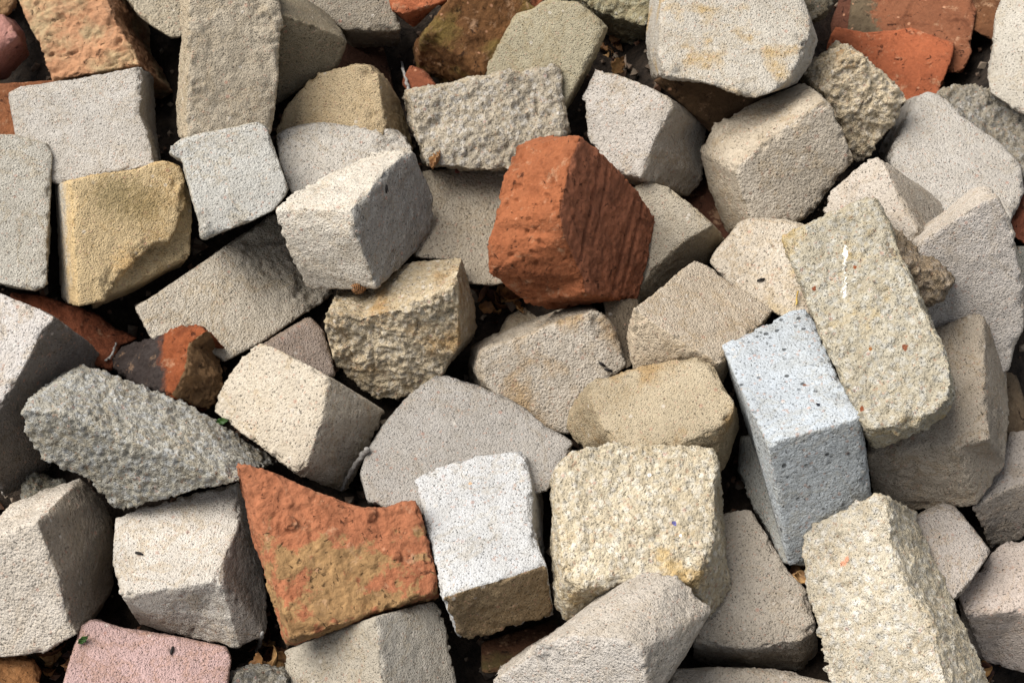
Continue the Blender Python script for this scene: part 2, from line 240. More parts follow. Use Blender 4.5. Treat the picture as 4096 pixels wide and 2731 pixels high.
# ---------------------------------------------------------------- the blocks and bricks
# each: kind, label, place, x axis, face normal, outline of the main face and of the face behind it (0.1 mm), looks
DATA = [
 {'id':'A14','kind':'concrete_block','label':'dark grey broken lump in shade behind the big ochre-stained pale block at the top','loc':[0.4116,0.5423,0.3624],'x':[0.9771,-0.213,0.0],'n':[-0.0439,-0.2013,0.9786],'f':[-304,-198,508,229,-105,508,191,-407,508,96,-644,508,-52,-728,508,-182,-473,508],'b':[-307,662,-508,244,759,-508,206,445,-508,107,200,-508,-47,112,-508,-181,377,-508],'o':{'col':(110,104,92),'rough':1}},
 {'id':'A17','kind':'clay_brick','label':'shadowed brown brick at the top edge beside the pale block in the top right corner','loc':[0.6858,0.6584,0.2559],'x':[0.5706,-0.8212,0.0],'n':[-0.2342,-0.1627,0.9585],'f':[-351,-244,543,224,274,543,567,-261,543,774,-646,543,433,-700,543],'b':[-1033,389,-543,-439,926,-543,-84,371,-543,131,-27,-543,-222,-82,-543],'o':{'col':(125,76,46)}},
 {'id':'A15','kind':'clay_brick','label':'dark red brick on edge left of the mossy red-brown brick at the top','loc':[0.4911,0.7091,0.1955],'x':[0.4027,-0.9153,0.0],'n':[-0.7009,-0.3084,0.6432],'f':[91,404,562,428,656,562,785,120,562,638,-490,562,333,-66,562],'b':[-833,164,-562,-483,426,-562,-113,-130,-562,-265,-762,-562,-581,-323,-562],'o':{'col':(115,66,50)}},
 {'id':'A16','kind':'clay_brick','label':'large red-brown brick with a grey-green mossy left end behind the orange brick at top right','loc':[0.6064,0.6355,0.2292],'x':[0.6672,-0.7448,0.0],'n':[-0.211,-0.189,0.959],'f':[-612,-1093,655,-1120,-400,655,128,531,655,523,324,655,680,79,655,851,-217,655,941,-271,655,1068,-641,655,778,-837,655,78,-1377,655],'b':[-1317,-344,-655,-1848,380,-655,-544,1353,-655,-131,1137,-655,33,881,-655,211,571,-655,306,515,-655,439,128,-655,135,-77,-655,-596,-641,-655],'o':{'col':(158,92,62),'stain':(106,92,68)},'stp':[[-0.0714,-0.0977,0.0655],[-0.0111,-0.0616,0.0655]]},
 {'id':'A2b','kind':'clay_brick','label':'small cream-orange brick corner poking in at the top left corner of the pile','loc':[-0.6882,0.543,0.3675],'x':[0.6881,0.7256,-0.0],'n':[0.2619,-0.2483,0.9326],'f':[-281,8,508,105,-246,508,-128,-438,508,-323,-513,508,-455,-220,508],'b':[150,581,-508,548,318,-508,308,120,-508,107,44,-508,-30,345,-508],'o':{'col':(190,142,102),'rough':0.6}},
 {'id':'A3','kind':'clay_brick','label':'brown-orange brick mostly hidden behind the pale grey slab at the left edge','loc':[-0.6408,0.3818,0.3221],'x':[0.8255,0.5644,-0.0],'n':[0.1492,-0.2182,0.9644],'f':[-481,227,508,118,-36,508,563,-211,508,119,-1094,508,-864,-578,508],'b':[-275,923,-508,344,651,-508,803,469,-508,345,-442,-508,-671,91,-508],'o':{'col':(158,92,55)}},
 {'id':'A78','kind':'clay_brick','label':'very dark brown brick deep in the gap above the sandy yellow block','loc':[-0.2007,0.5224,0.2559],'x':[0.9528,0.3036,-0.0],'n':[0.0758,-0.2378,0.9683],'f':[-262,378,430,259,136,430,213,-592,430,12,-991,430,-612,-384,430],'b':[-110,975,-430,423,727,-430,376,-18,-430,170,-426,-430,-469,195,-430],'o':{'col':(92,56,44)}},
 {'id':'A79','kind':'clay_brick','label':'little reddish clay chunk beside the thin twig near the mossy brown brick','loc':[-0.1221,0.4095,0.3387],'x':[0.7784,-0.6278,0.0],'n':[-0.2381,-0.2952,0.9253],'f':[49,-241,406,-7,20,406,204,62,406,562,-69,406,462,-411,406],'b':[-464,12,-406,-522,279,-406,-305,322,-406,61,188,-406,-40,-162,-406],'o':{'col':(150,78,48)}},
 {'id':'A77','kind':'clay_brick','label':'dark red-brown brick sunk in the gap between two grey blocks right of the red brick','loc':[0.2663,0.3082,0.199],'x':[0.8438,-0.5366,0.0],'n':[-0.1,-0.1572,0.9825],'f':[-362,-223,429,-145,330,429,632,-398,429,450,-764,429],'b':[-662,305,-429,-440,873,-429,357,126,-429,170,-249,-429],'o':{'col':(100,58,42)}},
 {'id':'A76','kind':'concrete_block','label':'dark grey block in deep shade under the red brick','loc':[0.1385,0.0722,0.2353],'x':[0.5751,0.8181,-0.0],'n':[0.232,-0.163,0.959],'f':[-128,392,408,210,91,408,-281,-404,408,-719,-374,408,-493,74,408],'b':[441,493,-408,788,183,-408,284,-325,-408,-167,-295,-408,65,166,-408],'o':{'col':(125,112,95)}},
 {'id':'A75','kind':'concrete_block','label':'small rounded beige stone beside the dead leaves under the red brick','loc':[0.0154,0.139,0.1764],'x':[0.915,-0.4034,0.0],'n':[-0.0054,-0.0123,0.9999],'f':[-57,-753,423,-72,-361,423,33,-152,423,156,-51,423,344,-102,423,446,-534,423],'b':[-347,-115,-423,-362,289,-423,-254,505,-423,-127,609,-423,67,556,-423,172,111,-423],'o':{'col':(200,185,160),'rnd':1.25}},
 {'id':'A74','kind':'concrete_block','label':'small dull pinkish-grey block peeping out left of the rugged sandy block','loc':[-0.2522,0.0458,0.228],'x':[0.0786,0.9969,-0.0],'n':[0.4108,-0.0324,0.9111],'f':[-575,666,457,153,119,457,20,-58,457,-593,-327,457,-861,77,457],'b':[160,497,-457,915,-71,-457,778,-255,-457,141,-534,-457,-137,-114,-457],'o':{'col':(168,152,140)}},
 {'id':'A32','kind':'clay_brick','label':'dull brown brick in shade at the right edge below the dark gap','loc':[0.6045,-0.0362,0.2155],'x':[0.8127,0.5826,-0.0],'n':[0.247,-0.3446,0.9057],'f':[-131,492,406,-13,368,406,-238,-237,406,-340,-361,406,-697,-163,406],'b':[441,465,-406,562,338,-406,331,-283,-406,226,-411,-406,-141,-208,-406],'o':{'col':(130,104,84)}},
 {'id':'A32b','kind':'concrete_block','label':'dark grey block mostly cut off by the right edge','loc':[0.6497,0.1354,0.2643],'x':[0.991,0.1336,-0.0],'n':[0.0284,-0.2107,0.9771],'f':[-339,232,406,142,177,406,-121,-741,406,-428,-525,406],'b':[30,672,-406,523,615,-406,254,-325,-406,-61,-104,-406],'o':{'col':(130,128,120)}},
 {'id':'A25','kind':'clay_brick','label':'dark red brick end cut off by the right edge','loc':[0.6527,0.2218,0.2804],'x':[0.998,-0.0626,0.0],'n':[-0.0196,-0.3118,0.9499],'f':[199,353,508,-177,116,508,-279,-93,508,-377,-366,508,-348,-531,508,-175,-657,508,144,-606,508],'b':[499,882,-508,111,638,-508,6,422,-508,-95,140,-508,-65,-30,-508,113,-161,-508,443,-108,-508],'o':{'col':(148,78,55),'rough':0.5}},
 {'id':'A48','kind':'concrete_block','label':'small rough grey stone at the bottom edge below the forked twig','loc':[-0.2813,-0.3508,0.1248],'x':[-0.9082,0.4186,0.0],'n':[0.0914,0.1983,0.9759],'f':[134,356,406,43,188,406,-148,48,406,-379,48,406,-637,401,406,-59,715,406],'b':[493,-227,-406,399,-401,-406,201,-546,-406,-37,-546,-406,-304,-180,-406,293,144,-406],'o':{'col':(158,156,150),'rough':1,'lump':1}},
 {'id':'A51','kind':'concrete_block','label':'small lumpy grey fragment tucked under the knobbly grey-green block','loc':[-0.563,-0.1126,0.1632],'x':[-0.4625,0.8866,0.0],'n':[0.1897,0.0989,0.9768],'f':[-164,214,362,-95,107,362,-182,-46,362,-321,-168,362,-525,111,362,-454,317,362],'b':[420,39,-362,490,-71,-362,401,-228,-362,258,-352,-362,50,-67,-362,122,144,-362],'o':{'col':(150,148,138),'rough':1,'lump':1}},
 {'id':'A80','kind':'clay_brick','label':'dark mossy brown brick in the gap below the white block','loc':[0.0108,-0.2941,0.0978],'x':[-0.9998,-0.0192,0.0],'n':[-0.0034,0.178,0.984],'f':[459,228,415,-412,-105,415,-471,280,415,4,673,415,461,663,415],'b':[458,-472,-415,-443,-817,-415,-503,-418,-415,-13,-11,-415,461,-22,-415],'o':{'col':(100,62,42),'stain':(80,72,34)}},
 {'id':'A46','kind':'clay_brick','label':'ochre-brown brick corner at the bottom left corner','loc':[-0.5552,-0.3452,0.1311],'x':[-0.511,0.8596,0.0],'n':[0.1954,0.1162,0.9738],'f':[114,324,406,-41,-10,406,-138,-131,406,-313,-160,406,-728,16,406,-500,535,406],'b':[661,140,-406,501,-204,-406,401,-329,-406,221,-359,-406,-206,-178,-406,28,357,-406],'o':{'col':(172,112,64),'rough':0.5}},
 {'id':'A10b','kind':'clay_brick','label':'rough red brick at the top edge behind the olive-beige slab','loc':[0.005,0.5411,0.3649],'x':[1.0,-0.007,0.0],'n':[-0.002,-0.2794,0.9602],'f':[-312,-42,508,445,-38,508,376,-450,508,-134,-792,508,-365,-454,508],'b':[-327,679,-508,456,683,-508,384,257,-508,-143,-95,-508,-381,253,-508],'o':{'col':(158,86,54),'rough':0.8}},
 {'id':'A9','kind':'clay_brick','label':'bright orange brick at the top edge above the black gap','loc':[-0.1188,0.495,0.401],'x':[0.9987,0.0509,-0.0],'n':[0.0294,-0.578,0.8155],'f':[-454,128,351,445,99,351,354,-71,351,228,-118,351,-243,-246,351,-382,-207,351],'b':[-469,332,-351,441,302,-351,378,-48,-351,221,82,-351,-122,-244,-351,-396,-7,-351],'o':{'col':(205,108,66)}},
 {'id':'A12','kind':'concrete_block','label':'yellow-grey coarse block at the top edge between the olive slab and the big pale block','loc':[0.1511,0.5513,0.3297],'x':[0.9998,-0.0219,0.0],'n':[-0.012,-0.5494,0.8355],'f':[-758,265,497,436,282,497,381,-79,497,284,-248,497,-1,-181,497,-434,-19,497],'b':[-758,265,-497,436,282,-497,381,-79,-497,362,-277,-497,-3,-195,-497,-327,-13,-497],'o':{'col':(178,172,146),'rough':0.7}},
 {'id':'A7','kind':'concrete_block','label':'grey block with a shaded underside at the top edge left of the orange brick','loc':[-0.2126,0.5233,0.3594],'x':[0.9971,0.0762,-0.0],'n':[0.0463,-0.6058,0.7942],'f':[-940,351,482,483,281,482,550,-41,482,630,-352,482,-95,-339,482,-671,77,482],'b':[-940,351,-482,483,281,-482,611,41,-482,587,-368,-482,-26,-361,-482,-671,77,-482],'o':{'col':(168,158,142)}},
 {'id':'A6','kind':'concrete_block','label':'dull grey block in shade right behind the tall upright block','loc':[-0.2608,0.4308,0.38],'x':[0.9831,0.1833,-0.0],'n':[0.1826,-0.9792,0.0887],'f':[-417,983,594,-262,923,594,378,522,594,435,421,594,265,59,594,-39,-93,594,-578,-424,594],'b':[-308,549,-594,-38,426,-594,327,57,-594,492,-406,-594,315,-785,-594,-3,-943,-594,-566,-1289,-594],'o':{'col':(142,130,108)}},
 {'id':'A2','kind':'clay_brick','label':'dusty pink brick with a dark red side at the left edge near the top','loc':[-0.6665,0.4492,0.3727],'x':[0.9543,0.2987,-0.0],'n':[0.1598,-0.5104,0.845],'f':[-225,337,497,103,199,497,190,15,497,234,-136,497,-23,-255,497,-383,-397,497],'b':[-225,337,-497,203,456,-497,291,252,-497,288,-76,-497,-68,-334,-497,-383,-397,-497],'o':{'col':(196,132,126),'br':1.2}},
 {'id':'A1','kind':'clay_brick','label':'orange brick with cream wire-cut face and dark side at top left','loc':[-0.5451,0.4757,0.3482],'x':[0.9913,-0.1319,0.0],'n':[-0.0755,-0.5674,0.82],'f':[-966,413,829,205,513,829,327,323,829,406,158,829,670,-190,829,803,-422,829,-301,-738,829,-542,-239,829,-648,-134,829],'b':[-966,413,-829,195,988,-829,349,508,-829,406,158,-829,670,-190,-829,884,-449,-829,-301,-738,-829,-542,-239,-829,-648,-134,-829],'o':{'col':(208,146,110),'stain':(214,190,140),'rough':0.35,'br':1.3},'groove':[[0.854,0.521,-0.0,1.0,0]]},
 {'id':'A8','kind':'concrete_block','label':'pale beige block at the top edge between the wire-cut brick and the tall upright block','loc':[-0.4685,0.4914,0.3814],'x':[0.6603,0.751,-0.0],'n':[0.2825,-0.2484,0.9266],'f':[-410,386,500,334,-128,500,-163,-639,500,-267,-630,500,-344,-568,500,-428,-274,500,-440,-64,500,-420,108,500],'b':[119,858,-500,887,327,-500,375,-200,-500,268,-191,-500,188,-127,-500,101,177,-500,89,394,-500,110,572,-500],'o':{'col':(188,176,154),'rnd':1.25}},
 {'id':'A60','kind':'concrete_block','label':'sandy yellow block with a chipped right corner just below the black gap','loc':[-0.2117,0.3603,0.3434],'x':[0.9313,-0.3643,0.0],'n':[-0.2294,-0.5865,0.7768],'f':[-663,-594,469,-636,-328,469,-537,-55,469,-365,218,469,-73,394,469,83,474,469,283,529,469,442,461,469,592,130,469,755,-168,469,776,-389,469,-568,-742,469],'b':[-663,-594,-469,-636,-328,-469,-537,-55,-469,-365,218,-469,-73,394,-469,83,474,-469,76,627,-469,274,493,-469,563,223,-469,858,-256,-469,899,-387,-469,-568,-742,-469],'o':{'col':(204,182,146)},'blob':[[0.054,-0.011,0.0469,0.0163],[0.0322,0.0403,0.0469,0.0112]]},
 {'id':'A5','kind':'concrete_block','label':'tall upright grey-brown block with a light left edge at the top','loc':[-0.3348,0.3611,0.421],'x':[0.9051,0.4251,-0.0],'n':[0.2721,-0.5792,0.7684],'f':[-457,933,530,573,642,530,455,226,530,187,-483,530,-119,-1064,530,-1125,-820,530],'b':[-387,1179,-530,791,839,-530,669,410,-530,394,-320,-530,78,-919,-530,-1058,-624,-530],'o':{'col':(194,181,160),'rough':0.3},'blob':[[0.0364,0.0308,0.053,0.0306],[-0.0832,-0.0233,0.053,0.0128]]},
 {'id':'A10','kind':'clay_brick','label':'mossy brown old brick with a red edge left of the olive-beige slab','loc':[-0.0628,0.47,0.3694],'x':[0.9093,0.4162,-0.0],'n':[0.2181,-0.4766,0.8517],'f':[-674,12,496,-356,243,496,-69,436,496,805,214,496,931,-103,496,-127,-750,496,-519,-107,496],'b':[-608,174,-496,-356,243,-496,-69,436,-496,805,214,-496,931,-103,-496,-56,-770,-496,-637,-136,-496],'o':{'col':(132,84,44),'stain':(134,112,48),'rough':0.4}},
 {'id':'A65','kind':'concrete_block','label':'smooth light grey block with a darker right side directly behind the red brick','loc':[0.169,0.3323,0.3288],'x':[0.7139,-0.7003,0.0],'n':[-0.4492,-0.4579,0.7672],'f':[-703,301,675,-375,390,675,6,458,675,394,488,675,525,416,675,570,-96,675,690,-535,675,274,-681,675,-263,-475,675,-431,-279,675,-654,-80,675],'b':[-703,301,-675,-375,390,-675,6,458,-675,122,529,-675,423,463,-675,791,-128,-675,776,-405,-675,274,-681,-675,-263,-475,-675,-431,-279,-675,-654,-80,-675],'o':{'col':(198,190,180),'rnd':1.1}},
 {'id':'A11','kind':'concrete_block','label':'olive-beige slab with a pointed right corner leaning behind the rock-faced block','loc':[0.0481,0.4207,0.3888],'x':[0.8605,-0.5095,0.0],'n':[-0.3449,-0.5824,0.7361],'f':[-578,-653,348,-518,-191,348,-457,234,348,-273,345,348,-204,451,348,-51,539,348,272,639,348,515,572,348,757,459,348,733,270,348,703,-108,348,634,-643,348,531,-946,348,-245,-1236,348],'b':[-866,-620,-348,-805,-152,-348,-743,278,-348,-557,391,-348,-487,499,-348,-332,588,-348,-4,689,-348,242,621,-348,537,505,-348,533,336,-348,507,-95,-348,428,-645,-348,258,-917,-348,-528,-1211,-348],'o':{'col':(182,172,146)}},
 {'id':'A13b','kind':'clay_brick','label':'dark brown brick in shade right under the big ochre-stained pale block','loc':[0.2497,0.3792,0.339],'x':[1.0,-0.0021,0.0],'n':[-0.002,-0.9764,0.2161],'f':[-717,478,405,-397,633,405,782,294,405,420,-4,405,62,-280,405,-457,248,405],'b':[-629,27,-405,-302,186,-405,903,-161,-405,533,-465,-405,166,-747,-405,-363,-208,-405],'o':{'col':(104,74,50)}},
 {'id':'A13','kind':'concrete_block','label':'big pale block with ochre rust stains and a dark underside at the top right','loc':[0.2972,0.3822,0.4162],'x':[0.9658,-0.2594,0.0],'n':[-0.0811,-0.3018,0.9499],'f':[-1171,372,530,487,699,530,661,378,530,738,137,530,694,-316,530,632,-610,530,436,-862,530,268,-958,530,-282,-890,530,-855,-894,530,-1020,-567,530],'b':[-1512,1166,-724,410,1525,-724,593,1188,-724,849,291,28,830,-18,28,703,-288,-97,357,-110,-724,182,-211,-724,-395,-139,-724,-1205,-215,-724,-1401,322,-724],'o':{'col':(204,196,182),'stain':(188,156,100),'stth':0.58},'blob':[[-0.0846,-0.0785,0.053,0.023],[0.0078,-0.0941,0.053,0.0179],[0.0705,-0.0029,0.053,0.0179]]},
 {'id':'A18','kind':'clay_brick','label':'plain orange brick with a broken wavy top edge at the top right','loc':[0.5387,0.5848,0.2421],'x':[0.4296,-0.903,0.0],'n':[-0.2959,-0.1408,0.9448],'f':[-533,-618,382,-605,-485,382,-240,-227,382,31,149,382,108,305,382,342,406,382,735,585,382,909,438,382,1306,-61,382,1286,-436,382,465,-881,382,-332,-839,382],'b':[-1128,-350,-382,-1201,-215,-382,-829,48,-382,-553,432,-382,-474,591,-382,-236,694,-382,165,877,-382,343,727,-382,748,218,-382,727,-165,-382,-110,-618,-382,-922,-575,-382],'o':{'col':(192,98,58)}},
 {'id':'A19','kind':'concrete_block','label':'pale speckled upright block in the top right corner','loc':[0.6544,0.4234,0.3632],'x':[0.3801,-0.925,0.0],'n':[-0.5254,-0.2159,0.823],'f':[-652,497,500,-189,911,500,1477,-223,500,1071,-389,500,708,-489,500,508,-529,500,311,-426,500,-463,235,500],'b':[-1377,618,-500,-899,1046,-500,822,-126,-500,402,-297,-500,27,-400,-500,-180,-442,-500,-383,-335,-500,-1182,348,-500],'o':{'col':(206,198,184)}},
 {'id':'A21','kind':'concrete_block','label':'pebbly dark grey block at the right edge below the pale corner block','loc':[0.6319,0.3756,0.3031],'x':[0.9959,-0.0907,0.0],'n':[-0.0153,-0.1679,0.9857],'f':[-823,-46,511,-668,66,511,-383,124,511,-143,28,511,93,-95,511,500,-518,511,442,-1404,511,131,-1228,511,-377,-587,511],'b':[-576,781,-511,-416,897,-511,-119,957,-511,129,858,-511,374,730,-511,797,291,-511,736,-629,-511,414,-446,-511,-113,220,-511],'o':{'col':(168,164,156),'rough':1,'lump':1}},
 {'id':'A22','kind':'concrete_block','label':'large smooth grey block with a tan left edge at the right,below the pebbly block','loc':[0.5729,0.3145,0.2984],'x':[0.649,-0.7608,0.0],'n':[-0.0914,-0.0779,0.9928],'f':[-751,65,507,-719,203,507,-560,262,507,-122,172,507,452,176,507,912,61,507,1174,-198,507,1420,-752,507,1635,-1558,507,724,-1910,507,-282,-989,507,-697,-95,507],'b':[-1295,846,-507,-1262,989,-507,-1096,1051,-507,-640,957,-507,-44,961,-507,435,842,-507,708,573,-507,964,-4,-507,1188,-843,-507,239,-1209,-507,-1008,-309,-507,-1378,705,-507],'o':{'col':(204,197,187)}},
 {'id':'A20','kind':'concrete_block','label':'craggy tan broken block with a smooth pale left face in front of the orange brick','loc':[0.4422,0.3927,0.3398],'x':[1.0,0.0008,-0.0],'n':[0.0007,-0.8438,0.5366],'f':[-261,617,859,-95,563,859,173,358,859,525,63,859,510,-46,859,120,-700,859,-54,-745,859,-289,-310,859,-588,157,859],'b':[-159,401,-859,-95,563,-859,173,358,-859,525,63,-859,510,-46,-859,120,-700,-859,-54,-745,-859,-472,-8,-859,-588,157,-859],'o':{'col':(224,211,188),'stain':(186,138,70),'stth':0.66,'rough':1}},
 {'id':'A66','kind':'concrete_block','label':'big warm grey block with a bright rounded top below the ochre-stained pale block','loc':[0.3353,0.2662,0.3466],'x':[0.9824,0.187,-0.0],'n':[0.1592,-0.8363,0.5247],'f':[-761,26,560,-533,201,560,-108,468,560,424,731,560,515,666,560,654,271,560,786,-73,560,421,-436,560,110,-782,560,-596,-655,560,-695,-256,560],'b':[-899,60,-560,-707,380,-560,-204,573,-560,523,766,-560,515,666,-560,654,271,-560,786,-73,-560,421,-436,-560,110,-782,-560,-602,-1118,-560,-812,-466,-560],'o':{'col':(204,192,174),'rnd':1.3}},
 {'id':'A61','kind':'concrete_block','label':'rock-faced grey block with a straight top edge directly behind the red brick','loc':[-0.0325,0.3413,0.3351],'x':[0.9837,0.18,-0.0],'n':[0.0789,-0.4315,0.8986],'f':[-978,265,600,-308,325,600,860,393,600,922,295,600,913,-177,600,916,-518,600,152,-921,600,-381,-837,600,-883,-735,600,-938,-486,600,-980,-191,600],'b':[-959,772,-600,-164,807,-600,1049,877,-600,1114,776,-600,1105,285,-600,1107,-69,-600,314,-488,-600,-241,-401,-600,-834,-249,-600,-819,-36,-600,-968,315,-600],'o':{'col':(194,187,175),'rough':0.75}},
 {'id':'A62','kind':'concrete_block','label':'flat grey block wedged directly left of and behind the red brick','loc':[-0.0457,0.2285,0.2472],'x':[0.4745,0.8803,-0.0],'n':[0.1284,-0.0692,0.9893],'f':[66,895,514,336,601,514,754,33,514,314,-807,514,-732,-994,514,-1036,-740,514,-1166,-502,514,-951,-196,514,-1196,279,514],'b':[888,1257,-514,1169,951,-514,1604,358,-514,1146,-516,-514,56,-712,-514,-260,-446,-514,-395,-198,-514,-172,120,-514,-426,616,-514],'o':{'col':(184,172,153)},'fleck':[[0.0323,0.053,0.0514,0.0036,(150,92,76)]]},
 {'id':'A64','kind':'concrete_block','label':'grey block with a shaded lower face just right of the red brick','loc':[0.1975,0.2035,0.2575],'x':[0.7919,-0.6107,0.0],'n':[-0.3249,-0.4213,0.8467],'f':[-576,335,524,-458,465,524,-179,524,524,231,460,524,610,366,524,350,-44,524,233,-482,524,195,-942,524,-371,-674,524],'b':[-576,335,-524,-458,465,-524,-179,524,-524,231,460,-524,475,449,-524,448,-83,-524,367,-551,-524,27,-932,-524,-371,-674,-524],'o':{'col':(190,179,160),'rnd':1.15}},
 {'id':'A67','kind':'concrete_block','label':'beige block with yellow stains under the left edge of the long leaning block','loc':[0.3103,0.1554,0.2728],'x':[0.5881,-0.8088,0.0],'n':[-0.172,-0.125,0.9771],'f':[-125,-702,503,-216,-508,503,-277,-213,503,-333,-25,503,-292,94,503,10,378,503,275,493,503,1297,-85,503,1306,-433,503,1030,-593,503,421,-743,503],'b':[-704,-296,-503,-798,-94,-503,-861,212,-503,-919,407,-503,-876,531,-503,-564,825,-503,-288,944,-503,773,345,-503,782,-16,-503,496,-183,-503,-136,-338,-503],'o':{'col':(204,192,174),'stain':(190,164,114),'stth':0.64}},
 {'id':'A23','kind':'concrete_block','label':'pale wedge-like block with a shaded right slope behind the top of the long leaning block','loc':[0.4658,0.1521,0.3465],'x':[0.2382,-0.9712,0.0],'n':[-0.6994,-0.1715,0.6938],'f':[-522,232,638,-458,357,638,-289,389,638,173,363,638,798,366,638,1026,-54,638,-27,-689,638,-319,-553,638,-502,-377,638],'b':[-522,232,-638,-458,357,-638,-260,402,-638,358,312,-638,822,339,-638,1026,-54,-638,-27,-689,-638,-319,-553,-638,-502,-377,-638],'o':{'col':(208,197,183)}},
 {'id':'A24','kind':'concrete_block','label':'large light block with a bright top ridge at the right,behind the long leaning block','loc':[0.5443,0.0386,0.3642],'x':[0.9973,-0.0728,0.0],'n':[-0.0637,-0.8719,0.4855],'f':[-881,578,520,-530,856,520,-235,1089,520,-90,1147,520,105,841,520,229,466,520,348,138,520,417,-356,520,340,-572,520,325,-895,520,-219,-1199,520,-975,-279,520],'b':[-839,311,-520,-470,626,-520,-136,972,-520,30,970,-520,357,524,-520,486,136,-520,609,-204,-520,681,-714,-520,600,-939,-520,586,-1272,-520,22,-1587,-520,-760,-635,-520],'o':{'col':(216,207,197),'rnd':1.1}},
 {'id':'A26','kind':'concrete_block','label':'small wedge of grey block with a broken ragged face beside the long leaning block','loc':[0.453,-0.0085,0.4188],'x':[0.9951,-0.0987,0.0],'n':[-0.0877,-0.8843,0.4587],'f':[-479,455,367,-4,229,367,332,118,367,214,-80,367,5,-143,367,-361,-95,367],'b':[-389,504,-367,-29,240,-367,458,-100,-367,351,-349,-367,138,-414,-367,-236,-365,-367],'o':{'col':(172,156,136),'rough':1}},
 {'id':'A31','kind':'concrete_block','label':'grey block with a dark lower face at the right edge beneath the brown-grey block','loc':[0.5898,-0.1564,0.2172],'x':[-0.5652,-0.8249,0.0],'n':[-0.2703,0.1852,0.9448],'f':[-465,-344,457,-674,102,457,70,407,457,340,64,457,813,-243,457],'b':[-465,-344,-457,-674,102,-457,122,406,-457,319,82,-457,614,-233,-457],'o':{'col':(184,174,164)}},
 {'id':'A30','kind':'concrete_block','label':'brown-grey block with a thin dark right side lying under the long leaning block','loc':[0.4994,-0.0968,0.3088],'x':[0.1594,-0.9872,0.0],'n':[-0.4004,-0.0647,0.9141],'f':[-626,-724,470,-747,97,470,-735,608,470,-676,685,470,331,350,470,914,205,470,844,-132,470,553,-1086,470],'b':[-626,-724,-470,-747,97,-470,-735,608,-470,-513,716,-470,169,520,-470,745,259,-470,1090,-190,-470,757,-1289,-470],'o':{'col':(194,180,161)}},
 {'id':'A27','kind':'concrete_block','label':'long leaning coarse block with yellow tints and a white streak of bird dropping','loc':[0.4084,-0.0741,0.4133],'x':[0.6815,-0.7318,0.0],'n':[-0.2664,-0.2481,0.9314],'f':[-1454,21,408,-1020,954,408,-922,992,408,-583,812,408,-72,506,408,565,151,408,914,-47,408,1088,-199,408,1193,-378,408,1167,-554,408,1010,-848,408,732,-1152,408,311,-940,408,-209,-689,408,-847,-314,408],'b':[-1783,275,-408,-1338,1233,-408,-1238,1272,-408,-889,1088,-408,-364,774,-408,289,409,-408,649,206,-408,828,49,-408,1018,-157,-408,1020,-363,-408,874,-779,-408,699,-1089,-408,29,-712,-408,-506,-454,-408,-1160,-68,-408],'o':{'col':(204,200,187),'stain':(196,172,118),'stth':0.6,'rough':0.55,'lump':0.5},'blob':[[0.0973,-0.0803,0.0408,0.0357],[0.0852,-0.1212,0.0408,0.0255]],'fleck':[[-0.1277,0.0052,0.0408,0.0026,(126,84,58)],[0.0452,-0.0186,0.0408,0.0036,(124,76,52)],[-0.0566,0.0218,0.0408,0.0026,(130,74,44)],[-0.0753,-0.0242,0.0408,0.0026,(120,66,40)],[0.0549,-0.1004,0.0408,0.0026,(120,66,40)],[0.0183,-0.0415,0.0408,0.0031,(150,100,56)]]},
 {'id':'A33','kind':'concrete_block','label':'plain taupe block standing behind the pale coarse block at bottom right','loc':[0.4936,-0.2175,0.21],'x':[-0.1889,-0.982,0.0],'n':[-0.0896,0.0172,0.9958],'f':[63,-415,493,-49,-282,493,-173,-111,493,-123,14,493,146,216,493,432,415,493,848,206,493,1093,30,493,850,-435,493],'b':[-635,-350,-493,-751,-211,-493,-880,-33,-493,-828,96,-493,-548,307,-493,-251,514,-493,183,296,-493,438,113,-493,184,-371,-493],'o':{'col':(206,195,184)}},
 {'id':'A34','kind':'concrete_block','label':'pinkish-grey block with a shaded lower face in the bottom right corner','loc':[0.5537,-0.2851,0.1778],'x':[-0.6113,-0.7914,0.0],'n':[-0.2479,0.1915,0.9497],'f':[440,-340,507,16,-287,507,-330,-289,507,-470,-228,507,-865,174,507,200,680,507,335,407,507,656,-128,507],'b':[440,-340,-507,16,-287,-507,-330,-289,-507,-470,-228,-507,-865,174,-507,339,686,-507,421,367,-507,466,-72,-507],'o':{'col':(216,201,189),'rnd':1.1}},
 {'id':'A29','kind':'concrete_block','label':'grey pitted slab standing in shade under the left side of the bluish-white block','loc':[0.3009,-0.1293,0.1756],'x':[0.1744,-0.9847,0.0],'n':[-0.6594,-0.1168,0.7426],'f':[-546,143,507,-294,634,507,1490,499,507,1269,159,507,358,23,507,-167,-20,507],'b':[-1290,-341,-507,-1027,173,-507,840,32,-507,608,-324,-507,-346,-466,-507,-894,-511,-507],'o':{'col':(172,172,166)}},
 {'id':'A37','kind':'concrete_block','label':'worn grey-brown block with a rounded front edge below the bluish-white block','loc':[0.2862,-0.2734,0.164],'x':[0.866,-0.5,0.0],'n':[-0.1523,-0.2638,0.9525],'f':[-898,579,504,-539,821,504,108,352,504,371,260,504,658,-116,504,595,-337,504,127,-662,504,-470,-841,504],'b':[-898,579,-504,-539,821,-504,108,352,-504,371,260,-504,732,-121,-504,635,-400,-504,150,-660,-504,-512,-886,-504],'o':{'col':(192,181,166),'rnd':1.5},'blob':[[0.0478,-0.0529,0.0504,0.0306]]},
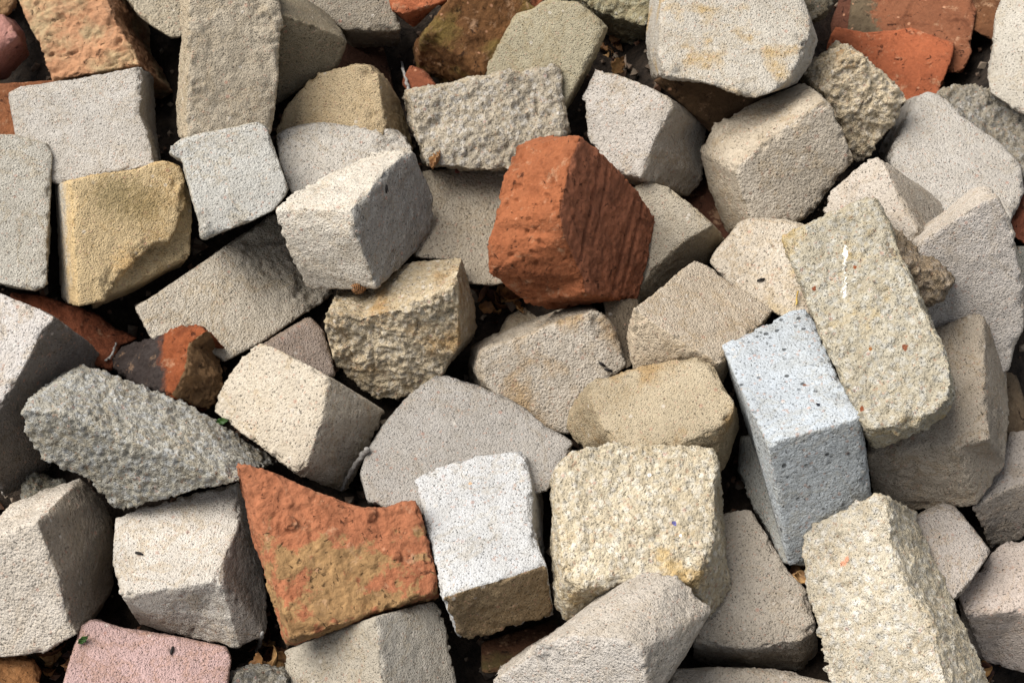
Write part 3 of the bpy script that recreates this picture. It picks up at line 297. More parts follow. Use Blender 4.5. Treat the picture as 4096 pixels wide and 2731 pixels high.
 {'id':'A68','kind':'concrete_block','label':'sandy grey block with a pointed top left of the bluish-white block','loc':[0.2069,0.0216,0.3072],'x':[-0.1913,0.9815,0.0],'n':[0.2965,0.0578,0.9533],'f':[-153,887,352,44,638,352,353,270,352,602,18,352,720,-160,352,660,-287,352,329,-628,352,-26,-981,352,-604,-350,352,-923,-3,352,-732,243,352,-411,618,352],'b':[40,654,-352,44,638,-352,353,270,-352,602,18,-352,720,-160,-352,660,-287,-352,329,-628,-352,-26,-981,-352,-604,-350,-352,-804,-311,-352,-700,167,-352,-469,707,-352],'o':{'col':(203,188,167)}},
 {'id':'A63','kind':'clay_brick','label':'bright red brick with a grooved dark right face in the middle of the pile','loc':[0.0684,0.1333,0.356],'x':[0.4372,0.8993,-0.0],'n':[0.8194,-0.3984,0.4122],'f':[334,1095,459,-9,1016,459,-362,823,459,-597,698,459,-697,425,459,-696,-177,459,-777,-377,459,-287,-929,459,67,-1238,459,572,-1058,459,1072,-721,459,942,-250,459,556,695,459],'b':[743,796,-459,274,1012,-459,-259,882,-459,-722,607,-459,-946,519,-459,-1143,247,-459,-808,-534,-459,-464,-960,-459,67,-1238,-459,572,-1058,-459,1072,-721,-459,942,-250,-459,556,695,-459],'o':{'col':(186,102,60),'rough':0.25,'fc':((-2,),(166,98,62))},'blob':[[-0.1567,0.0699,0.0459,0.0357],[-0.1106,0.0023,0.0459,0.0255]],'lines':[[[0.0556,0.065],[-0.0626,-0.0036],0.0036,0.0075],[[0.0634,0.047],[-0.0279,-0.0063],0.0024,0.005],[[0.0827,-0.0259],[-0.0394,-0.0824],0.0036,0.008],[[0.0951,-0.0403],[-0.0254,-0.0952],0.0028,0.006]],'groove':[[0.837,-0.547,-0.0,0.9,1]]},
 {'id':'A69','kind':'concrete_block','label':'beige block with brown water stains and a tan top edge below the red brick','loc':[0.0492,0.0304,0.2236],'x':[0.9989,0.0458,-0.0],'n':[0.0344,-0.7499,0.6607],'f':[-870,270,609,-647,345,609,208,636,609,492,704,609,659,579,609,787,268,609,854,31,609,376,-318,609,157,-784,609,-306,-661,609,-798,-181,609,-916,-10,609],'b':[-991,132,-609,-713,293,-609,221,601,-609,526,629,-609,753,395,-609,885,72,-609,955,-175,-609,458,-538,-609,230,-1023,-609,-251,-895,-609,-1027,-281,-609,-1042,-92,-609],'o':{'col':(208,197,181),'stain':(178,146,102),'stth':0.6},'blob':[[0.0526,0.0615,0.0609,0.0179]]},
 {'id':'A70','kind':'concrete_block','label':'rounded loaf-like tan block with a brown left side behind the coarse cream block','loc':[0.1802,-0.0936,0.285],'x':[0.6056,-0.7958,0.0],'n':[-0.2474,-0.1883,0.9504],'f':[-758,-502,442,-703,-317,442,-527,-10,442,-361,265,442,-169,533,442,-5,652,442,152,650,442,385,564,442,643,500,442,727,411,442,750,196,442,645,-144,442,566,-319,442,133,-784,442,-144,-756,442,-478,-644,442],'b':[-1148,-686,-442,-703,-317,-442,-527,-10,-442,-361,265,-442,-169,533,-442,-5,652,-442,152,650,-442,385,564,-442,383,648,-442,557,469,-442,750,159,-442,842,-93,-442,726,-323,-442,-159,-900,-442,-625,-970,-442,-954,-937,-442],'o':{'col':(196,180,152),'stain':(176,142,94),'stth':0.6,'rnd':1.5}},
 {'id':'A53','kind':'clay_brick','label':'dark red brick lying flat in shade below the ochre-faced block','loc':[-0.5317,0.0899,0.2199],'x':[0.1879,0.9822,-0.0],'n':[0.3907,-0.0747,0.9175],'f':[-211,955,362,-99,706,362,-29,305,362,-1,-89,362,-101,-350,362,-98,-672,362,-309,-497,362,-674,-531,362,-755,35,362],'b':[296,1005,-362,410,751,-362,481,341,-362,510,-60,-362,408,-326,-362,411,-655,-362,196,-476,-362,-177,-511,-362,-259,67,-362],'o':{'col':(140,70,40),'rough':0.4}},
 {'id':'A4','kind':'concrete_block','label':'pale grey slab with a broken dark right edge behind the ochre-faced block','loc':[-0.5346,0.3377,0.3499],'x':[0.9884,-0.1517,0.0],'n':[-0.0594,-0.3872,0.9201],'f':[-987,-19,410,-854,74,410,-134,294,410,600,528,410,677,373,410,726,-78,410,878,-323,410,1087,-770,410,-118,-1172,410,-746,-615,410],'b':[-1373,362,-491,-1237,457,-491,-57,335,320,409,928,-491,513,794,-491,637,336,-491,725,-8,-491,863,-423,-491,-483,-822,-491,-1126,-250,-491],'o':{'col':(202,195,185)},'blob':[[0.0788,0.0084,0.041,0.0153]]},
 {'id':'A54','kind':'concrete_block','label':'upright pale grey block cut off by the left edge beside the ochre-faced block','loc':[-0.6104,0.2038,0.3055],'x':[0.7771,0.6294,-0.0],'n':[0.2129,-0.2628,0.9411],'f':[-47,999,500,365,755,500,458,637,500,647,427,500,614,281,500,81,-532,500,-374,-1216,500,-485,-1236,500,-681,-1077,500,-821,-924,500,-1055,-735,500],'b':[191,1514,-500,616,1262,-500,712,1141,-500,907,924,-500,873,774,-500,323,-64,-500,-145,-770,-500,-260,-791,-500,-462,-626,-500,-607,-469,-500,-849,-274,-500],'o':{'col':(200,194,181)}},
 {'id':'A59','kind':'concrete_block','label':'light grey block with a crumbled right corner in front of the sandy yellow block','loc':[-0.2218,0.3074,0.3178],'x':[0.9766,0.2152,-0.0],'n':[0.0327,-0.1485,0.9884],'f':[-764,-51,502,-643,31,502,-446,64,502,-119,44,502,181,-77,502,497,-165,502,729,-231,502,813,-373,502,872,-593,502,505,-1105,502,-588,-1228,502,-717,-950,502,-794,-447,502],'b':[-719,744,-502,-593,829,-502,-389,863,-502,-49,842,-502,262,717,-502,590,625,-502,831,557,-502,919,409,-502,979,180,-502,599,-350,-502,-537,-479,-502,-670,-190,-502,-750,333,-502],'o':{'col':(203,196,185)},'blob':[[0.0612,-0.0356,0.0502,0.023]]},
 {'id':'A57','kind':'concrete_block','label':'grey slab tilted to the right with a ragged split half under the bright block','loc':[-0.3638,0.1286,0.2187],'x':[0.5164,0.8563,-0.0],'n':[0.3154,-0.1902,0.9297],'f':[-999,663,466,-845,621,466,154,433,466,1256,222,466,1161,-323,466,835,-1013,466,-287,-784,466,-866,-591,466,-862,-422,466,-1123,-163,466,-1189,279,466],'b':[-521,922,-466,-357,828,-466,672,634,-466,1781,483,-466,1708,-145,-466,1372,-855,-466,217,-620,-466,-379,-420,-466,-374,-246,-466,-643,20,-466,-711,476,-466],'o':{'col':(206,195,177)},'blob':[[0.0773,-0.0194,0.0466,0.0383],[0.072,-0.0683,0.0466,0.0357],[0.0694,0.0161,0.0466,0.023]]},
 {'id':'A56','kind':'concrete_block','label':'cool light grey block with a chipped left corner right of the ochre-faced block','loc':[-0.3527,0.2228,0.3594],'x':[0.973,0.2306,-0.0],'n':[0.0653,-0.2753,0.9591],'f':[-623,90,487,-587,156,487,-468,257,487,-316,290,487,519,327,487,583,265,487,632,-103,487,705,-665,487,642,-755,487,479,-915,487,161,-1021,487,-383,-1116,487,-424,-779,487,-468,-201,487,-471,-49,487],'b':[-641,664,-487,-604,733,-487,-481,837,-487,-324,871,-487,538,909,-487,605,846,-487,656,465,-487,731,-115,-487,666,-208,-487,498,-374,-487,169,-483,-487,-393,-582,-487,-436,-233,-487,-481,364,-487,-484,521,-487],'o':{'col':(194,191,183)},'blob':[[-0.0525,0.0114,0.0487,0.0143],[-0.0326,-0.0975,0.0487,0.0179]]},
 {'id':'A55','kind':'concrete_block','label':'ochre-yellow faced block with a broken stepped lower right edge and grey left side','loc':[-0.464,0.1947,0.307],'x':[0.7713,0.6364,-0.0],'n':[0.3574,-0.4332,0.8274],'f':[-617,702,500,-422,649,500,168,451,500,388,436,500,549,364,500,654,240,500,620,75,500,420,-195,500,170,-436,500,-5,-528,500,-184,-448,500,-451,-513,500,-835,-656,500,-1036,-770,500,-1349,-679,500],'b':[-552,952,-500,-148,830,-500,459,626,-500,685,611,-500,851,537,-500,959,409,-500,924,240,-500,718,-38,-500,461,-286,-500,281,-380,-500,97,-298,-500,-177,-365,-500,-573,-512,-500,-780,-629,-500,-1275,-388,-500],'o':{'col':(218,193,150),'stain':(186,182,174),'stn':0.5},'blob':[[0.0508,-0.0054,0.05,0.0204],[-0.0281,-0.0625,0.05,0.0255],[-0.0903,-0.0649,0.05,0.0204]],'extra':[([[0.0046,0.0333,0.026],[0.0622,0.025,0.026],[0.0709,-0.0018,0.026],[0.0456,-0.0454,0.026],[0.0227,-0.076,0.026],[-0.0018,-0.0738,0.026],[-0.0402,-0.0745,0.026],[-0.0782,-0.0714,0.026],[-0.1041,-0.0692,0.026],[-0.081,-0.0265,0.026]],[[0.0046,0.0333,-0.034],[0.0622,0.025,-0.034],[0.0709,-0.0018,-0.034],[0.0456,-0.0454,-0.034],[0.0227,-0.076,-0.034],[-0.0018,-0.0738,-0.034],[-0.0402,-0.0745,-0.034],[-0.0782,-0.0714,-0.034],[-0.1041,-0.0692,-0.034],[-0.081,-0.0265,-0.034]])],'stp':[[-0.1114,0.0077,0.05],[-0.0901,-0.0039,0.05]],'fleck':[[-0.0219,0.027,0.05,0.0306,(128,112,78)],[0.0,0.0029,0.05,0.0255,(140,120,82)],[-0.0537,-0.0545,0.05,0.0204,(196,160,108)]]},
 {'id':'A73','kind':'concrete_block','label':'sandy block with a very rugged split front in the centre of the heap','loc':[-0.1299,0.0571,0.2576],'x':[0.9942,-0.1071,0.0],'n':[-0.1028,-0.954,0.2818],'f':[-839,472,506,-435,426,506,-46,573,506,415,827,506,677,1041,506,725,477,506,713,170,506,591,-92,506,541,-286,506,236,-605,506,55,-701,506,-319,-734,506,-638,-457,506,-776,-242,506,-888,228,506],'b':[-894,130,-506,-522,190,-506,-76,601,-506,298,716,-506,627,758,-506,799,87,-506,822,-283,-506,722,-501,-506,541,-286,-506,236,-605,-506,55,-701,-506,-319,-734,-506,-638,-457,-506,-776,-242,-506,-888,228,-506],'o':{'col':(222,210,188),'stain':(184,150,100),'stth':0.56,'rough':1.05,'smooth_sides':1}},
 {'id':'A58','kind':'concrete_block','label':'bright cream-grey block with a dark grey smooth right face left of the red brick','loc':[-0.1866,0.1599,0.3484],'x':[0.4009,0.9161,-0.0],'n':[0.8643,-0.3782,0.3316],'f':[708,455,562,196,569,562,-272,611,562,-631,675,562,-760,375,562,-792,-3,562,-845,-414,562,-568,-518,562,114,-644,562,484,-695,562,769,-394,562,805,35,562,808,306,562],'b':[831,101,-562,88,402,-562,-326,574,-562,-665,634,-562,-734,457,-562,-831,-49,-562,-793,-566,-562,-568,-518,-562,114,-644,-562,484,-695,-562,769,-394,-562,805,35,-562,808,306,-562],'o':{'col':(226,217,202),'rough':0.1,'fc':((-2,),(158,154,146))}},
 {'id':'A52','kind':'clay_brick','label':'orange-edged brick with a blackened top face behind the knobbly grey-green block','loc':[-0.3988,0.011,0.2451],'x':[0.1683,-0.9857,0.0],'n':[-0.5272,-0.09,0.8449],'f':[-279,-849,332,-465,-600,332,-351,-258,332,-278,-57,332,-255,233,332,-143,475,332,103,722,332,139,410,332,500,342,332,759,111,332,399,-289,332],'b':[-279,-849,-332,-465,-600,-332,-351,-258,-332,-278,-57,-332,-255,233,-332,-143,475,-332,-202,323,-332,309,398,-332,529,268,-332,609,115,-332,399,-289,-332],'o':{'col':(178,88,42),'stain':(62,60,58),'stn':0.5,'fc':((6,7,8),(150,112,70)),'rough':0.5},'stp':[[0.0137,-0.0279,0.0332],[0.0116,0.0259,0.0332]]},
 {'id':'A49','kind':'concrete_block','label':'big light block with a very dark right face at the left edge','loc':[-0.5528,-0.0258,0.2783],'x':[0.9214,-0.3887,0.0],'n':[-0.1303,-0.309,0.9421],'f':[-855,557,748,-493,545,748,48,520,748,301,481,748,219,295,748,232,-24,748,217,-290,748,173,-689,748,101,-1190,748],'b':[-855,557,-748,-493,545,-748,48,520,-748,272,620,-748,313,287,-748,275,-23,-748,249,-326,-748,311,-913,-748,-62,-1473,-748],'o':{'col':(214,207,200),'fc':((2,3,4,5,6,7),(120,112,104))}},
 {'id':'A72','kind':'concrete_block','label':'smooth beige block with a ridge between its two faces right of the knobbly grey-green block','loc':[-0.2521,-0.0548,0.2312],'x':[0.6203,-0.7843,0.0],'n':[-0.4001,-0.3164,0.8601],'f':[-598,-626,571,-707,-286,571,-770,148,571,-714,333,571,-586,403,571,-39,570,571,325,668,571,695,251,571,898,-177,571,918,-347,571,525,-420,571,18,-530,571],'b':[-598,-626,-571,-707,-286,-571,-770,148,-571,-714,333,-571,-586,403,-571,-39,570,-571,526,704,-571,685,310,-571,870,-234,-571,826,-358,-571,525,-420,-571,18,-530,-571],'o':{'col':(206,194,175),'rnd':1.3}},
 {'id':'A71','kind':'concrete_block','label':'large rounded speckled grey block just behind the white block','loc':[-0.0694,-0.052,0.1842],'x':[0.8232,-0.5677,0.0],'n':[-0.0234,-0.0339,0.9991],'f':[-336,-1338,610,-459,-1022,610,-515,-674,610,-519,-262,610,-467,110,610,-436,270,610,-320,332,610,23,404,610,432,476,610,670,466,610,1068,378,610,1459,365,610,1604,-81,610,1570,-387,610,651,-1384,610,217,-1548,610,-35,-1598,610],'b':[-870,-834,-610,-1046,-403,-610,-1104,-37,-610,-1108,397,-610,-1054,789,-610,-1021,958,-610,-899,1022,-610,-538,1099,-610,-107,1175,-610,143,1164,-610,563,1072,-610,975,1058,-610,1128,588,-610,1093,265,-610,124,-785,-610,-333,-958,-610,-550,-1075,-610],'o':{'col':(186,180,172),'rnd':1.25}},
 {'id':'A50','kind':'concrete_block','label':'knobbly grey-green block with a popcorn-like surface at the left','loc':[-0.4524,-0.1167,0.271],'x':[0.9891,-0.1473,0.0],'n':[-0.1385,-0.9298,0.341],'f':[-814,647,634,-372,680,634,108,520,634,686,317,634,1608,45,634,893,-260,634,476,-459,634,176,-564,634,57,-390,634,-121,-209,634,-378,-87,634,-581,1,634,-707,164,634,-789,394,634],'b':[-1085,155,-634,-602,506,-634,-66,389,-634,754,100,-634,1730,-538,-634,893,-260,-634,476,-459,-634,176,-564,-634,57,-390,-634,-121,-209,-634,-378,-87,-634,-581,1,-634,-707,164,-634,-789,394,-634],'o':{'col':(182,182,177),'rough':0.35,'lump':0.85}},
 {'id':'A40','kind':'concrete_block','label':'coarse cream block with shell flecks between the white block and the bluish-white block','loc':[0.1417,-0.2301,0.2604],'x':[0.9999,0.0127,-0.0],'n':[0.0021,-0.1692,0.9856],'f':[-941,450,456,-772,687,456,-593,754,456,-347,784,456,392,754,456,819,749,456,857,546,456,784,272,456,771,-243,456,635,-644,456,495,-865,456,-307,-831,456,-549,-902,456,-784,-933,456,-904,-824,456],'b':[-977,755,-456,-772,687,-456,-593,754,-456,-347,784,-456,392,754,-456,819,749,-456,857,546,-456,980,431,-456,1008,-116,-456,1012,-575,-456,745,-930,-456,-259,-893,-456,-596,-940,-456,-855,-962,-456,-970,-798,-456],'o':{'col':(216,208,190),'stain':(200,172,118),'stth':0.6,'rough':0.5},'blob':[[-0.0435,0.0603,0.0456,0.0281],[0.0718,-0.0645,0.0456,0.0255],[-0.0727,-0.1022,0.0456,0.0255]],'fleck':[[0.0328,-0.0208,0.0456,0.0031,(92,90,136)],[0.0179,-0.0196,0.0456,0.002,(244,240,232)],[0.0089,0.0385,0.0456,0.002,(244,240,232)],[-0.0311,0.039,0.0456,0.0015,(244,240,232)],[0.0381,-0.034,0.0456,0.0015,(244,240,232)]]},
 {'id':'A28','kind':'concrete_block','label':'bluish-white block with small black pits and a grey pitted front','loc':[0.337,-0.1079,0.2907],'x':[-0.7816,-0.6238,0.0],'n':[-0.2119,0.2655,0.9405],'f':[327,-946,850,-348,-810,850,-635,-796,850,-756,-670,850,-639,-400,850,-254,204,850,20,634,850,256,1165,850,347,1239,850,1248,779,850,824,-56,850],'b':[-44,-1188,-850,-348,-810,-850,-635,-796,-850,-756,-670,-850,-639,-400,-850,-254,204,-850,20,634,-850,256,1165,-850,373,1255,-850,1283,834,-850,355,-573,-850],'o':{'col':(196,203,209),'pits':1},'blob':[[-0.0358,0.0001,0.085,0.023],[0.0131,0.0806,0.085,0.0153]],'fleck':[[0.1193,0.078,0.085,0.0041,(24,26,32)],[0.1142,0.0858,0.085,0.0031,(24,26,32)],[-0.0306,0.0153,0.085,0.002,(24,26,32)],[0.03,0.0374,0.085,0.002,(120,84,66)],[0.0462,0.0744,0.085,0.0026,(24,26,32)]]},
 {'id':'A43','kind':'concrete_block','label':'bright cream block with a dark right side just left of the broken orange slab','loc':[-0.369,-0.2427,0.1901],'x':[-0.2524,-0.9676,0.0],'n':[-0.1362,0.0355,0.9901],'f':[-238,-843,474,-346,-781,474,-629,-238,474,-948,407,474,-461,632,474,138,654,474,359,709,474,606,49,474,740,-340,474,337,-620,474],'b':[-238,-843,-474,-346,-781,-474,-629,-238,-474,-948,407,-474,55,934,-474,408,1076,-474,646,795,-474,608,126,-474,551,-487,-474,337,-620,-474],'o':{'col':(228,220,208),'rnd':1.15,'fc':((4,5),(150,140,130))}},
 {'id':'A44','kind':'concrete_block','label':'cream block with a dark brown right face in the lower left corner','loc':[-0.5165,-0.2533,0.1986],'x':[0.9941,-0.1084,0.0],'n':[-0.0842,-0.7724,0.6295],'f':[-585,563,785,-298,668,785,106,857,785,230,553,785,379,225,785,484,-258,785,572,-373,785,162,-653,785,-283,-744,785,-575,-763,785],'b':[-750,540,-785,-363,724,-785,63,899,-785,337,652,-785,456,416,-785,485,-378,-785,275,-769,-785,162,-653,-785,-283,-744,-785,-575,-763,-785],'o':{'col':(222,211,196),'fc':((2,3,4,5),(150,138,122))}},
 {'id':'A47','kind':'concrete_block','label':'grey block with a pinkish rough left face under the broken orange slab','loc':[-0.1522,-0.3393,0.1525],'x':[0.2066,0.9784,-0.0],'n':[0.6947,-0.1467,0.7042],'f':[-9,671,765,287,333,765,590,-18,765,558,-138,765,243,-390,765,-135,-621,765,-378,-720,765,-893,245,765,-368,480,765],'b':[-68,713,-765,287,333,-765,590,-18,-765,558,-138,-765,243,-390,-765,-135,-621,-765,-378,-720,-765,-637,428,-765,-356,569,-765],'o':{'col':(204,196,182)},'blob':[[-0.0607,0.109,0.0765,0.0306],[-0.0891,0.1045,0.0765,0.0408],[-0.055,0.0617,0.0765,0.0153]]},
 {'id':'A42','kind':'clay_brick','label':'broken orange and yellow slab with a concave top edge at the bottom centre left','loc':[-0.179,-0.2408,0.2545],'x':[0.893,0.4501,-0.0],'n':[0.171,-0.3393,0.925],'f':[-835,1148,268,-644,996,268,-494,865,268,-243,582,268,25,329,268,218,175,268,460,75,268,669,73,268,780,27,268,765,-126,268,715,-475,268,625,-932,268,583,-992,268,-232,-927,268,-956,-859,268,-1046,-815,268,-911,155,268],'b':[-812,1289,-268,-558,1103,-268,-407,972,-268,-155,686,-268,116,431,-268,311,275,-268,555,174,-268,766,173,-268,878,126,-268,863,-28,-268,812,-380,-268,722,-842,-268,682,-992,-268,-155,-898,-268,-1026,-836,-268,-1087,-789,-268,-984,237,-268],'o':{'col':(194,114,78),'stain':(188,146,90),'stn':3.0,'rough':0.3,'br':1.2},'extra':[([[-0.0664,0.0397,0.0337],[-0.0585,0.0406,0.0337],[-0.0522,0.0338,0.0337],[-0.052,0.0269,0.0337],[-0.0596,0.0233,0.0337],[-0.0674,0.0287,0.0337]],[[-0.0664,0.0397,0.0141],[-0.0585,0.0406,0.0141],[-0.0522,0.0338,0.0141],[-0.052,0.0269,0.0141],[-0.0596,0.0233,0.0141],[-0.0674,0.0287,0.0141]]),([[0.022,0.0158,0.0327],[0.0293,0.016,0.0327],[0.0332,0.008,0.0327],[0.0279,0.0007,0.0327],[0.0205,0.0028,0.0327]],[[0.022,0.0158,0.0132],[0.0293,0.016,0.0132],[0.0332,0.008,0.0132],[0.0279,0.0007,0.0132],[0.0205,0.0028,0.0132]]),([[0.0293,-0.0414,0.0317],[0.0353,-0.0419,0.0317],[0.0371,-0.0473,0.0317],[0.0315,-0.0506,0.0317],[0.0277,-0.0475,0.0317]],[[0.0293,-0.0414,0.0171],[0.0353,-0.0419,0.0171],[0.0371,-0.0473,0.0171],[0.0315,-0.0506,0.0171],[0.0277,-0.0475,0.0171]]),([[-0.0544,0.0564,0.0307],[-0.0494,0.0574,0.0307],[-0.0481,0.0506,0.0307],[-0.0543,0.048,0.0307]],[[-0.0544,0.0564,0.0161],[-0.0494,0.0574,0.0161],[-0.0481,0.0506,0.0161],[-0.0543,0.048,0.0161]])],'stp':[[-0.0382,-0.1393,0.0268],[-0.0026,0.015,0.0268]]},
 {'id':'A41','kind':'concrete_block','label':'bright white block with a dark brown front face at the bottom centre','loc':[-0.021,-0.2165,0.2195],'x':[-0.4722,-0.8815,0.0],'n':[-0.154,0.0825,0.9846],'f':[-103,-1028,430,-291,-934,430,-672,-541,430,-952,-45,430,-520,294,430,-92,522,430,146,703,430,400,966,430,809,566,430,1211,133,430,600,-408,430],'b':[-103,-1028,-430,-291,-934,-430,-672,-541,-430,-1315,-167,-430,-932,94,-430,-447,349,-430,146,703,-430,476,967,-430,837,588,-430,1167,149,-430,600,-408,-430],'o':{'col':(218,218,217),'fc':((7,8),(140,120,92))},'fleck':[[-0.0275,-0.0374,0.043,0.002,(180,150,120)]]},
 {'id':'A45','kind':'concrete_block','label':'pink block at the bottom edge','loc':[-0.4149,-0.3285,0.1579],'x':[0.5035,0.864,-0.0],'n':[0.1391,-0.081,0.987],'f':[-271,538,500,-174,498,500,-124,379,500,-43,96,500,179,-377,500,388,-902,500,317,-1017,500,-187,-1320,500,-1177,149,500,-635,392,500],'b':[71,876,-500,171,835,-500,223,711,-500,307,418,-500,538,-71,-500,754,-616,-500,681,-735,-500,158,-1050,-500,-868,473,-500,-307,725,-500],'o':{'col':(206,174,168)}},
 {'id':'A35','kind':'concrete_block','label':'pale coarse block with a dark grey-green right side and an orange fleck at bottom right','loc':[0.4009,-0.319,0.2621],'x':[0.3755,-0.9268,0.0],'n':[-0.6379,-0.2584,0.7255],'f':[-968,-241,491,-848,216,491,-737,617,491,-691,697,491,-557,668,491,-161,498,491,361,359,491,856,343,491,1364,188,491,1577,69,491,917,-892,491,516,-841,491,9,-726,491,-497,-548,491,-792,-388,491],'b':[-968,-241,-491,-848,216,-491,-737,617,-491,-997,517,-491,-747,578,-491,-255,517,-491,377,414,-491,935,337,-491,1238,266,-491,1503,156,-491,917,-892,-491,516,-841,-491,9,-726,-491,-497,-548,-491,-792,-388,-491],'o':{'col':(218,213,201),'rough':0.5,'lump':0.5},'blob':[[0.0331,-0.075,0.0491,0.0357]],'fleck':[[-0.0371,-0.0013,0.0491,0.0046,(204,146,116)],[-0.0347,-0.0066,0.0491,0.0041,(204,146,116)]]},
 {'id':'A39','kind':'concrete_block','label':'light grey block with a scooped top in front of the coarse cream block','loc':[0.087,-0.3719,0.2564],'x':[0.8462,-0.5329,0.0],'n':[-0.4811,-0.764,0.4299],'f':[-751,-649,617,-378,49,617,-144,327,617,149,502,617,446,657,617,690,638,617,940,42,617,-665,-974,617],'b':[-1156,-1386,-617,-551,-456,-617,-184,276,-617,57,636,-617,437,801,-617,945,634,-617,830,-124,-617,-665,-974,-617],'o':{'col':(216,208,198),'rnd':1.1,'rough':0.08},'blob':[[0.0917,0.0731,0.0617,0.0306],[0.1044,0.1403,0.0617,0.0281],[-0.0376,-0.0054,0.0617,0.023],[0.0457,0.1436,0.0617,0.0179]]},
 {'id':'A38','kind':'concrete_block','label':'strip of a grey block running along the bottom edge below the worn grey-brown block','loc':[0.2688,-0.3686,0.1524],'x':[-0.7564,-0.6541,0.0],'n':[-0.0982,0.1136,0.9887],'f':[736,-609,400,360,-287,400,-64,210,400,-196,404,400,-420,788,400,-133,1044,400,1137,-198,400],'b':[346,-1020,-400,-41,-688,-400,-478,-175,-400,-614,24,-400,-845,421,-400,-549,684,-400,761,-597,-400],'o':{'col':(190,179,164)}},
]
VOX = .0027   # finer for crumbly ones
stage = []
for d in DATA:
    k = len(d['f'])//3
    P = np.array(d['f']+d['b'], float).reshape(-1, 3)/10000.
    bm = bmesh.new(); vs = [bm.verts.new(p) for p in P]
    bm.faces.new(vs[:k]); bm.faces.new(vs[k:][::-1])
    for i in range(k):
        j = (i+1) % k; bm.faces.new((vs[j], vs[i], vs[k+i], vs[k+j]))
    for fp, bp in d.get('extra', ()):      # a ledge or pebble that is one with the block
        A = [bm.verts.new(np.array(p)) for p in fp]; Z = [bm.verts.new(np.array(p)) for p in bp]; m_ = len(A)
        bm.faces.new(A); bm.faces.new(Z[::-1])
        for i in range(m_): bm.faces.new((A[(i+1) % m_], A[i], Z[i], Z[(i+1) % m_]))
    bmesh.ops.recalc_face_normals(bm, faces=bm.faces)
    if bm.calc_volume(signed=True) < 0: bmesh.ops.reverse_faces(bm, faces=bm.faces)
    bmesh.ops.triangulate(bm, faces=[f for f in bm.faces])
    bm.faces.ensure_lookup_table(); bm.normal_update()
    me = bpy.data.meshes.new('raw'); bm.to_mesh(me)
    # which triangles belong to the main face
    bm.verts.index_update(); tags = []
    for f in bm.faces:
        ix = [v.index for v in f.verts]; w3 = sorted({i % k for i in ix})
        if max(ix) >= 2*k: tags.append(-3); continue
        tags.append(-2 if all(i < k for i in ix) else (-1 if all(i >= k for i in ix) else (w3[-1] if w3[0] == 0 and w3[-1] == k-1 else w3[0])))
    tree = BVHTree.FromBMesh(bm); bm.free()
    ob = bpy.data.objects.new('raw', me); col.objects.link(ob)
    md = ob.modifiers.new('r', 'REMESH'); md.mode = 'VOXEL'; md.voxel_size = .0021 if (d['id'] in ('A63', 'A42', 'A1') or d['o'].get('lump') or d['o'].get('rough', 0) > .45) else VOX
    stage.append((d, ob, tree, tags, P))
bpy.context.view_layer.update()
dg = bpy.context.evaluated_depsgraph_get()
built = {}
def smooth_pts(v, E, deg, n, lam=.5):
    v = v.copy()
    for _ in range(n):
        a = np.zeros_like(v)
        for k in range(3):
            a[:,k] = np.bincount(E[:,0], v[E[:,1],k], len(v)) + np.bincount(E[:,1], v[E[:,0],k], len(v))
        v += lam*(a/deg[:,None]-v)
    return v
